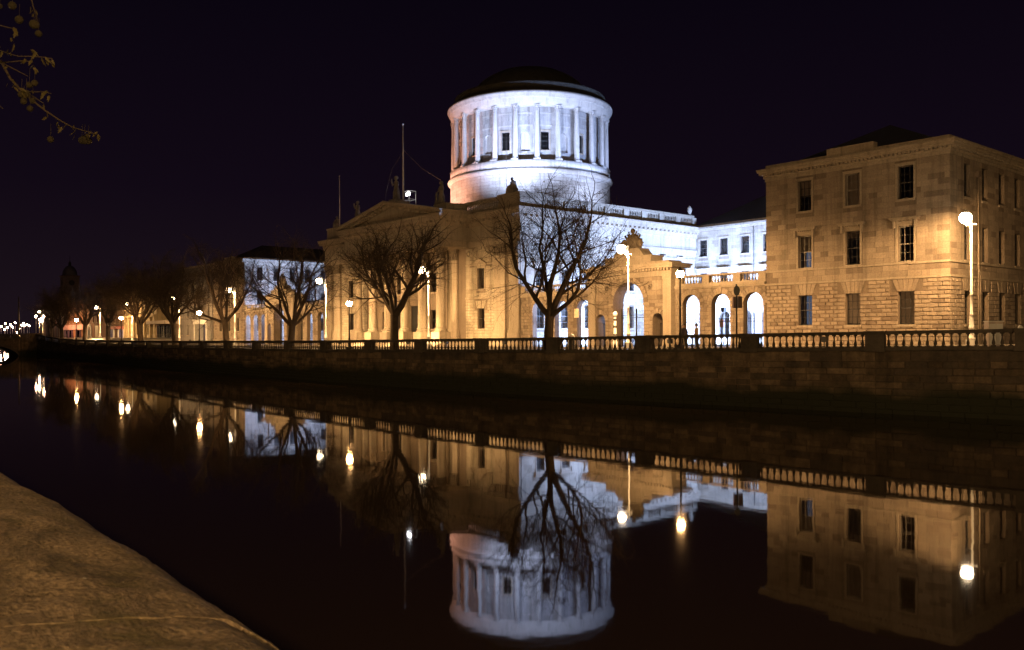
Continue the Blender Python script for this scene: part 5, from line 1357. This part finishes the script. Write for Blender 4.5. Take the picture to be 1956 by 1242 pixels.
subs = [[at(5, 112, 9.5), at(28, 110, 9.5), at(50, 108, 9.5), at(65, 112, 9.5)], [at(-10, 85, 9.5), at(20, 95, 9.4), at(38, 100, 9.4), at(60, 100, 9.4), at(85, 102, 9.4), at(103, 105, 9.4)],
        [at(-30, 30, 9.6), at(0, 40, 9.6), at(18, 45, 9.6), at(35, 48, 9.6)], [at(60, -20, 9.6), at(66, 5, 9.6), at(72, 22, 9.6), at(75, 40, 9.6)], [at(45, 168, 9.4), at(70, 168, 9.4), at(88, 168, 9.4), at(100, 172, 9.4)],
        [at(5, 112, 9.5), at(30, 125, 9.5), at(55, 138, 9.5)], [at(62, 175, 9.4), at(85, 190, 9.4)], [at(-20, 180, 9.6), at(8, 200, 9.6)]]
for s_ in subs: q.tube(s_, [.010] + [.007] * (len(s_) - 2) + [.004], 4)
balls = [(39, 30, .048), (67, 39, .05), (70, 40, .045), (76, 57, .038), (58, 155, .035), (68, 151, .035), (47, 186, .036), (64, 185, .034), (59, 200, .034), (98, 259, .036), (43, 173, .04), (52, 172, .045), (163, 260, .05), (158, 261, .04), (170, 262, .04), (26, 3, .045), (2, 4, .03)]
for bx, by, r in balls:
    q.tube([at(bx, by, 9.4), at(bx + 1, by - 30, 9.4)], .0025, 3)
part('limb', q, M['bark'], nt_)
rnl = random.Random(5); sball = None; sleaf = None
M['seed'] = stone_mat('seed_ball', (.05, .04, .017), (.03, .024, .01), var=.1, scale=12, fine=90, bump=.8)
M['fresh'] = plain_mat('yellow_leaf', (.06, .048, .011), .7, noise=.35, scale=14)
for bx, by, r in balls:
    p_ = at(bx, by, 9.4)
    if sball is None:
        b = MB(); b.ball(p_, .045, 10, 8); sball = part('seed_ball', b, M['seed'], nt_, p_)
    else:
        o = again(sball, nt_, p_); o.scale = (r / .045,) * 3
leaves = [(60, 3), (66, 8), (70, 14), (68, 20), (27, 45), (33, 50), (22, 62), (26, 66), (28, 75), (30, 82), (3, 80), (5, 90), (16, 85), (20, 92), (62, 88), (68, 90), (72, 92), (48, 103), (50, 110), (80, 102), (86, 100), (90, 106), (101, 105), (102, 112), (64, 105), (62, 112), (66, 118), (70, 124), (64, 120), (36, 97),
          (18, 153), (32, 150), (24, 142), (30, 158), (42, 165), (38, 160), (48, 178), (56, 170), (60, 165), (86, 170), (94, 165), (97, 172), (84, 193), (90, 206), (92, 214), (113, 225), (113, 232), (131, 230), (143, 232), (146, 238), (145, 249), (164, 243), (165, 250), (174, 241), (186, 245), (188, 249), (120, 236), (68, 180), (15, 120), (8, 105)]
for lx, ly in leaves:
    p_ = at(lx + rnl.uniform(-2, 2), ly + rnl.uniform(-2, 2), 9.35 + rnl.uniform(-.12, .12))
    if sleaf is None:
        b = MB(); w = .019
        prof = [(0, 0), (.4, .012), (.75, .02), (1.0, .024), (.7, .05), (.9, .064), (.45, .066), (.25, .085), (0, .09)]
        pts = [(p_[0] + a * w, p_[1] + .004 * (a > .5), p_[2] - z) for a, z in prof] + [(p_[0] - a * w, p_[1] + .004 * (a > .5), p_[2] - z) for a, z in reversed(prof[1:-1])]
        b.add(pts, [tuple(range(9)), (0,) + tuple(range(8, len(pts)))]); sleaf = part('leaf', b, M['fresh'], nt_, p_, recalc=False)
    else:
        o = again(sleaf, nt_, p_)
        o.rotation_euler = (rnl.uniform(-.7, .7), rnl.uniform(-.9, .9), rnl.uniform(0, 6.28)); k = rnl.uniform(.6, 1.15); o.scale = (k, k, k)

# ================================================================== SIGNS AND SMALL STREET FURNITURE
def post(q, x, y, z0, z1, r): q.tube([(x, y, z0), (x, y, z1)], r, 8)
x, y = -30.1, 42.9; g = street(x) + .12
t = thing('traffic_signal', 'dark traffic signal post with a round sign on top, before the arches', 'traffic light', (x, y, g))
q = MB(); post(q, x, y, g, 6.95, .05); part('post', q, M['iron'], t)
FC = Frame((x, y), (.65, .76), (.76, -.65))
q = MB(); q.prism(FC, [(.0 + .19 * math.cos(2 * PI * i / 16), 6.55 + .30 * math.sin(2 * PI * i / 16)) for i in range(16)], .05, .09); part('round_sign', q, M['iron'], t)
q = MB(); q.fbox(FC, -.21, -.07, -.12, .12, 5.52, 6.18); q.fbox(FC, .07, .30, -.14, .14, 5.52, 6.2)
for z in (5.66, 5.86, 6.06): q.fbox(FC, .08, .29, -.26, -.142, z + .06, z + .08)
part('signal_head', q, plain_mat('signal_housing', (.06, .025, .02), .5), t)
x, y = -55.7, 55.0; g = street(x) + .12
t = thing('street_sign', 'small square cream sign on a post in front of the arch beside the big tree', 'sign', (x, y, g))
q = MB(); post(q, x, y, g, 6.3, .035); part('post', q, M['sash'], t)
FC = Frame((x, y), (.65, .76), (.76, -.65)); q = MB(); q.fbox(FC, -.36, .06, .04, .06, 5.47, 6.28); part('sign_plate', q, plain_mat('cream_sign', (.6, .52, .38), .5), t)
x, y = -50.2, 54.0; g = street(x) + .12
t = thing('beacon_post', 'pale banded post with a round white top beside the tall gateway arch', 'post', (x, y, g))
q = MB(); q.lathe([(.2, 0), (.2, .5), (.14, .55), (.12, 2.6)], (x, y, g), 10); part('post', q, M['whitepaint'], t)
for z in (1.0, 1.7, 2.3):
    q = MB(); q.lathe([(.135, z), (.16, z + .03), (.16, z + .14), (.135, z + .17)], (x, y, g), 10); part('band', q, M['sash'], t)
q = MB(); q.ball((x, y, g + 2.85), .22, 10, 7, sz=1.2); part('globe', q, M['whitepaint'], t)
x, y = -46.2, 44.9; g = street(x)
t = thing('litter_bin', 'round topped pale litter bin behind the balustrade by the big tree', 'litter bin', (x, y, g))
q = MB(); q.lathe([(.25, 0), (.27, .1), (.26, .85), (.24, .88)], (x, y, g), 12); part('body', q, M['blackpaint'], t)
q = MB(); q.lathe([(.27, .9), (.27, 1.05), (.2, 1.2), (.08, 1.28), (.01, 1.3)], (x, y, g), 12); part('lid', q, M['whitepaint'], t)
x, y = -19.3, 52.0; g = street(x)
t = thing('utility_cabinet', 'pale box shaped utility cabinet beside the glaring corner lamp', 'cabinet', (x, y, g))
FC = Frame((x, y), (.65, .76), (.76, -.65))
q = MB(); q.fbox(FC, -.4, .4, -.25, .25, g + .1, 4.62); part('body', q, plain_mat('cabinet_paint', (.55, .47, .42), .5), t)
q = MB(); q.fbox(FC, -.43, .43, -.28, .28, 4.622, 4.67); part('lid', q, M['whitepaint'], t)
q = MB(); q.fbox(FC, -.44, .44, -.29, .29, g, g + .099); part('base', q, M['pave'], t)
q = MB(); q.fbox(FC, -.37, -.01, .251, .268, g + .2, 4.5); q.fbox(FC, .01, .37, .251, .268, g + .2, 4.5); part('door', q, M['whitepaint'], t)
x, y = -17.4, 50.5; g = street(x)
for k in range(2):
    t = thing('bollard', ('stubby dark bollard with a pale rounded top next to the pale cabinet', 'stubby dark bollard beside the low plinth at the frame edge')[k], 'bollard', (x + .9 * k, y + 1.0 * k, g), 'bollards by the corner')
    xx, yy = x + .9 * k, y + 1.0 * k
    q = MB(); q.lathe([(.16, 0), (.15, .2), (.12, .25), (.10, 1.0)], (xx, yy, g), 10); part('shaft', q, M['blackpaint'], t)
    q = MB(); q.ball((xx, yy, g + 1.1), .14, 10, 6); part('cap', q, M['whitepaint'], t)
x, y = -53.5, 74.0; g = street(x)
t = thing('court_lamp', 'slim unlit lamp post with an orange notice, seen through the second arch', 'lamp post', (x, y, g))
q = MB(); post(q, x, y, g, 6.2, .07); part('post', q, M['sash_white'], t)
q = MB(); q.box(x - .2, x + .2, y - .2, y + .2, 6.2, 6.65); part('lamp_box', q, M['iron'], t)
q = MB(); q.box(x - .42, x + .1, y - .12, y - .08, 4.6, 5.4); part('notice', q, plain_mat('orange_notice', (.55, .2, .08), .6), t)

# ================================================================== PEOPLE BY THE ARCHES
def person(label, x, y, face, coat, trousers, skin_c, hair_c, lean=0.0):
    g = street(x) + .13; t = thing('person', label, 'person', (x, y, g), 'people by the arches')
    ca, sa = math.cos(face), math.sin(face)
    def P(f, s_, z): return (ca * f - sa * s_, sa * f + ca * s_, z)
    J = [(P(0, 0, .95), .15), (P(0, 0, 1.15), .14), (P(.01, 0, 1.38), .155), (P(0, 0, 1.49), .075), (P(.02, 0, 1.56), .06),
         (P(.03, 0, 1.66), .10), (P(.03, 0, 1.74), .085),
         (P(0, .19, 1.42), .075), (P(-.02, .27, 1.15), .06), (P(.10, .25, .93), .048), (P(.15, .23, .86), .04),
         (P(0, -.19, 1.42), .075), (P(-.02, -.27, 1.15), .06), (P(.10, -.25, .93), .048), (P(.15, -.23, .86), .04),
         (P(0, .10, .88), .11), (P(.03, .11, .48), .08), (P(0, .12, .08), .05), (P(.15, .13, .04), .04),
         (P(0, -.10, .88), .11), (P(.05, -.11, .48), .08), (P(.0, -.12, .08), .05), (P(.15, -.13, .04), .04)]
    E_ = [(0, 1), (1, 2), (2, 3), (3, 4), (4, 5), (5, 6), (2, 7), (7, 8), (8, 9), (9, 10), (2, 11), (11, 12), (12, 13), (13, 14), (0, 15), (15, 16), (16, 17), (17, 18), (0, 19), (19, 20), (20, 21), (21, 22)]
    me = bpy.data.meshes.new('body'); me.from_pydata([j[0] for j in J], E_, [])
    o = bpy.data.objects.new('body_rig', me); C.objects.link(o)
    md = o.modifiers.new('skin', 'SKIN'); md.use_smooth_shade = True
    for i, j in enumerate(J): me.skin_vertices[0].data[i].radius = (j[1], j[1])
    me.skin_vertices[0].data[0].use_root = True
    o.modifiers.new('sub', 'SUBSURF').levels = 2
    dg = bpy.context.evaluated_depsgraph_get(); dg.update()
    nm = bpy.data.meshes.new_from_object(o.evaluated_get(dg)); bpy.data.objects.remove(o)
    ms = [plain_mat('coat', coat, .8), plain_mat('trousers', trousers, .8), plain_mat('skin', skin_c, .6), plain_mat('shoes', (.02, .02, .02), .5)]
    nm.materials.clear()
    for m_ in ms: nm.materials.append(m_)
    for p_ in nm.polygons:
        c = p_.center; hand = c.z < .90 and math.hypot(c.x, c.y) > .2 and c.z > .75
        p_.material_index = 2 if (c.z > 1.53 or hand) else (0 if c.z > .84 else (1 if c.z > .10 else 3))
    place('body', nm, t, (x, y, g))
    q = MB(); hx, hy, hz = P(.0, 0, 1.73)
    q.ball((x + hx, y + hy, g + hz), .118, 10, 7, sz=1.0); part('hair', q, plain_mat('hair', hair_c, .7), t)
    q = MB(); a = P(.125, 0, 1.655); q.ball((x + a[0], y + a[1], g + a[2]), .022, 6, 5)
    for s_ in (-1, 1): e_ = P(.02, .10 * s_, 1.66); q.ball((x + e_[0], y + e_[1], g + e_[2]), .025, 6, 5)
    part('face', q, ms[2], t)
person('person in a dark coat standing by the open arches, next to the dark lamp post', -41.25, 52.0, R_(-40), (.035, .03, .045), (.03, .03, .035), (.5, .33, .25), (.03, .02, .015))
person('person in a tan jacket standing by the open arches', -40.05, 52.0, R_(200), (.36, .25, .13), (.05, .05, .06), (.5, .33, .25), (.05, .03, .02))

# ================================================================== BUILDINGS FARTHER ALONG THE QUAY
M['brick'] = stone_mat('red_brick', (.26, .105, .06), (.19, .075, .045), var=.25)
M['brick2'] = stone_mat('brown_brick', (.20, .12, .08), (.14, .085, .06), var=.25)
M['yellow'] = stone_mat('yellow_stone', (.40, .32, .19), (.31, .25, .15), var=.12)
M['grey_r'] = stone_mat('grey_render', (.24, .225, .215), (.18, .17, .165), var=.1)
M['pink_r'] = stone_mat('pale_render', (.42, .36, .31), (.34, .29, .25), var=.1)
def house(label, x0, x1, y, dep, zt, mat, nw, rows, name='town_house', cat='house', group=None, roof=True, hw=.5, trim='trim', ground=True, lit=()):
    t = thing(name, label, cat, ((x0 + x1) / 2, y + dep / 2, street(x0)), group)
    fr = south(x0, y); w = x1 - x0; fe = east(x1, y)
    cs = [w * (i + .5) / nw for i in range(nw)]
    ops = [(c, hw, a, b, False) for c in cs for a, b in rows]
    q = MB(); wall(q, fr, 0, w, 1.6, zt, .35, ops); q.box(x0, x0 + .3, y + .351, y + dep, 1.6, zt); q.box(x1 - .3, x1, y + .351, y + dep, 1.6, zt); q.box(x0 + .3, x1 - .3, y + dep - .3, y + dep, 1.6, zt); q.box(x0 + .3, x1 - .3, y + 2.2, y + 2.3, 1.7, zt - .1)
    part('wall', q, M[mat], t)
    q = MB(); q.fbox(fr, -.05, w + .05, -.4, .14, zt + .003, zt + .28); part('parapet', q, M[trim], t)
    if roof:
        q = MB(); q.prism(east(x0, 0), [(y + .2, zt + .1), (y + dep, zt + .1), (y + dep / 2, zt + 2.4)], 0, w); rf = part('roof', q, M['slate'], t)
        q = MB(); q.box(x0 + .2, x0 + 1.3, y + dep / 2 - .6, y + dep / 2 + .6, zt + 1, zt + 3.4); part('chimney', q, M[mat], rf)
    for i, c in enumerate(cs):
        for j, (a, b) in enumerate(rows): window(t, fr, c, a, b, hw, 2, 2, sash='sash_white', lit=((i, j) in lit))
    return t, fr, w
# grey stone office beyond the dim block
t, fr, w = house('tall dark grey office with a white pillared doorway at street level', -181, -162.2, 61.8, 14, 17.4, 'grey_r', 5, [(3.9, 6.0), (7.6, 9.8), (11, 13), (14, 15.8)], 'office_building', 'building', roof=False, lit=((4, 1), (4, 3)))
q = MB()
for u in (11.4, 14.0, 17.6): q.fbox(fr, u - .3, u + .3, .02, .8, 2.2, 6.0)
q.fbox(fr, 11.0, 18.0, .0, .9, 6.003, 6.7); q.fbox(fr, 10.9, 18.1, .0, 1.0, 6.703, 6.9); part('doorway', q, M['whitepaint'], t)
q = MB(); q.fbox(fr, 14.4, 17.2, .015, .1, 2.3, 5.9); part('door', q, plain_mat('blue_door', (.04, .05, .12), .4), t)
# glazed modern block under a flat canopy
t = thing('glazed_pavilion', 'low glazed modern building under a flat pale canopy', 'building', (-187, 64, 2.3))
q = MB(); q.box(-193.2, -181.2, 61.2, 75, 1.8, 6.3); part('wall', q, M['brick2'], t)
q = MB(); q.box(-193.8, -181.1, 59.2, 75.2, 6.303, 7.0); part('canopy', q, M['pink_r'], t)
q = MB(); q.box(-193.0, -181.3, 70, 75, 7.003, 13.5); part('upper_storey', q, M['grey_r'], t)
for i in range(7):
    x = -192.6 + 1.6 * i; q = MB(); q.box(x, x + 1.4, 61.12, 61.18, 2.4, 6.0); part('glass_panel', q, M['glass'], t)
    q = MB(); q.box(x + 1.42, x + 1.56, 61.08, 61.195, 2.4, 6.1); part('mullion', q, M['iron'], t)
# yellow pilastered building
t, fr, w = house('yellow stone building with pilasters and three tall ground floor windows', -217, -194.0, 61.5, 13, 14.5, 'yellow', 6, [(4.0, 6.6), (8.6, 10.8), (12, 13.6)], 'pilastered_building', 'building', roof=False, hw=.9)
for i in range(7):
    u = w * i / 6; u = min(max(u, .5), w - .5); q = MB(); q.fbox(fr, u - .4, u + .4, .003, .4, 2.2, 7.6); q.fbox(fr, u - .5, u + .5, .003, .5, 7.603, 8.0); part('pilaster', q, M['yellow'], t)
q = MB(); q.fbox(fr, 0, w, .003, .7, 8.003, 8.5); part('cornice', q, M['yellow'], t)
# shop with blue front, brick pub
t, fr, w = house('narrow dark brick house with a blue and white shopfront', -231, -217.2, 61.6, 11, 12.2, 'brick2', 4, [(7.0, 9.0), (10.0, 11.6)], 'shop_house', 'shop')
q = MB(); q.fbox(fr, .6, 13.2, .003, .3, 5.4, 6.1); part('fascia', q, plain_mat('red_fascia', (.35, .06, .05), .5), t)
for u in (.8, 4.4, 8.4, 12.9):
    q = MB(); q.fbox(fr, u - .25, u + .25, .003, .25, 2.2, 5.39); part('shopfront_pillar', q, M['whitepaint'], t)
q = MB(); q.fbox(fr, 1.1, 4.1, .003, .08, 2.4, 5.3); q.fbox(fr, 8.7, 12.6, .003, .08, 2.4, 5.3); part('shop_window', q, plain_mat('blue_shop', (.05, .06, .3), .3), t)
t, fr, w = house('red brick corner pub with a long pink sign board and arched white doorway', -277, -231.2, 61.6, 12, 13.2, 'brick', 11, [(7.4, 9.4), (10.6, 12.2)], 'brick_pub', 'pub')
q = MB(); q.fbox(fr, .4, 24.5, .003, .45, 5.5, 6.9); part('sign_board', q, plain_mat('pink_sign', (.62, .33, .34), .5), t)
M['dark_pillar'] = plain_mat('dark_pillar', (.08, .04, .08), .5)
for u in (.8, 5, 9.5, 14, 18.5, 24):
    q = MB(); q.fbox(fr, u - .3, u + .3, .003, .3, 2.2, 5.49); part('shopfront_pillar', q, M['dark_pillar'], t)
for a, b in ((1.2, 4.6), (5.4, 9.1), (14.4, 18.1)):
    q = MB(); q.fbox(fr, a, b, .003, .06, 3.2, 5.3); part('shop_window', q, M['glass'], t)
q = MB(); voussoirs(q, fr, 27.6, 5.2, 1.1, 1.8, 9, -.003, .2)
for e_ in (-1, 1): q.fbox(fr, 27.6 + e_ * 1.45 - .35, 27.6 + e_ * 1.45 + .35, .003, .2, 2.2, 5.2)
part('arched_doorway', q, M['whitepaint'], t)
q = MB(); q.fbox(fr, 26.5, 28.7, .003, .05, 2.2, 5.4); part('door', q, M['blackpaint'], t)
q = MB(); q.fbox(fr, 34, 37, .003, .3, 3.0, 6.4); part('shop_sign', q, plain_mat('cream_shop', (.6, .5, .35), .5), t)
# terrace beyond the bridge
names = ['narrow', 'wide', 'tall', 'low', 'plain', 'dark', 'pale', 'brown', 'grey', 'red', 'small', 'last', 'end']
tm = ['pink_r', 'brick2', 'grey_r', 'brick', 'pink_r', 'brick2', 'yellow', 'grey_r', 'brick', 'pink_r', 'brick2', 'grey_r', 'brick']
x = -284.0; r3 = random.Random(3)
ORD = ['first', 'second', 'third', 'fourth', 'fifth', 'sixth', 'seventh', 'eighth', 'ninth', 'tenth', 'eleventh', 'twelfth', 'thirteenth', 'fourteenth', 'fifteenth', 'sixteenth', 'seventeenth', 'eighteenth', 'nineteenth', 'twentieth', 'last']
MN = {'pink_r': 'pale rendered', 'brick2': 'brown brick', 'grey_r': 'grey rendered', 'brick': 'red brick', 'yellow': 'yellow stone'}
for i in range(21):
    w = r3.uniform(11, 17); zt = r3.uniform(10.5, 14.5); y = max(64 + i * 1.5, quay_y(x - w) + 9); mt = tm[i % 13]
    house('far %s terrace house, %s beyond the pub towards the bridge' % (MN[mt], ORD[i]), x - w, x - .3, y, 10, zt, mt, 3, [(7.2, 8.8), (9.6, 10.9 if zt > 11.5 else 10.1)], 'terrace_house', 'house', 'far terrace beyond the bridge', hw=.55)
    x -= w
# church tower far behind
cx, cy_ = -380, 86.5; g = 3
t = thing('church_tower', 'dim square church tower with small pale dome above the far trees', 'church', (cx, cy_, g))
q = MB(); h = 2.9
for a, b, k in ((g, 14, h + .5), (14.003, 20.5, h + .2), (20.503, 27.6, h)): q.box(cx - k, cx + k, cy_ - k, cy_ + k, a, b)
part('tower', q, stone_mat('sooty_stone', (.26, .2, .165), (.18, .14, .12), var=.1), t)
q = MB()
for z, k in ((13.9, h + .8), (20.4, h + .5), (27.603, h + .35)): q.box(cx - k, cx + k, cy_ - k, cy_ + k, z, z + .35)
part('cornice', q, M['brick2'], t)
q = MB(); q.lathe([(2.7, 27.96), (2.7, 28.6), (2.55, 29.6), (2.0, 30.9), (1.1, 31.8), (.5, 32.1)], (cx, cy_, 0), 14); part('dome', q, M['grey_r'], t)
q = MB(); q.lathe([(.5, 32.05), (.55, 33.2), (.2, 33.6), (.06, 34.5), (.04, 36)], (cx, cy_, 0), 8); q.box(cx - .5, cx + .5, cy_ - .05, cy_ + .05, 35.2, 35.35); part('lantern', q, M['dome'], t)
for fr in (south(cx, cy_ - h), east(cx + h, cy_)):
    q = MB(); q.prism(fr, [(1.1 * math.cos(2 * PI * i / 16), 25 + 1.1 * math.sin(2 * PI * i / 16)) for i in range(16)], .003, .12); part('clock_face', q, M['dome'], t)
    q = MB(); q.prism(fr, [(-.9, 15.5), (.9, 15.5), (.9, 18.5), (.5, 19.3), (0, 19.6), (-.5, 19.3), (-.9, 18.5)], .203, .26); part('louvre', q, M['iron'], t)
x, y = -258, 46.3
t = thing('tall_mast', 'tall slim bare mast standing just past the bridge', 'mast', (x, y, 3.2))
q = MB(); q.tube([(x, y, 3.2), (x, y, 14.2)], [.28, .14], 8); part('shaft', q, M['sash_white'], t)
q = MB(); q.tube([(x, y, 3.2), (x, y, 4.0)], [.5, .3], 8); part('base', q, M['pave'], t)
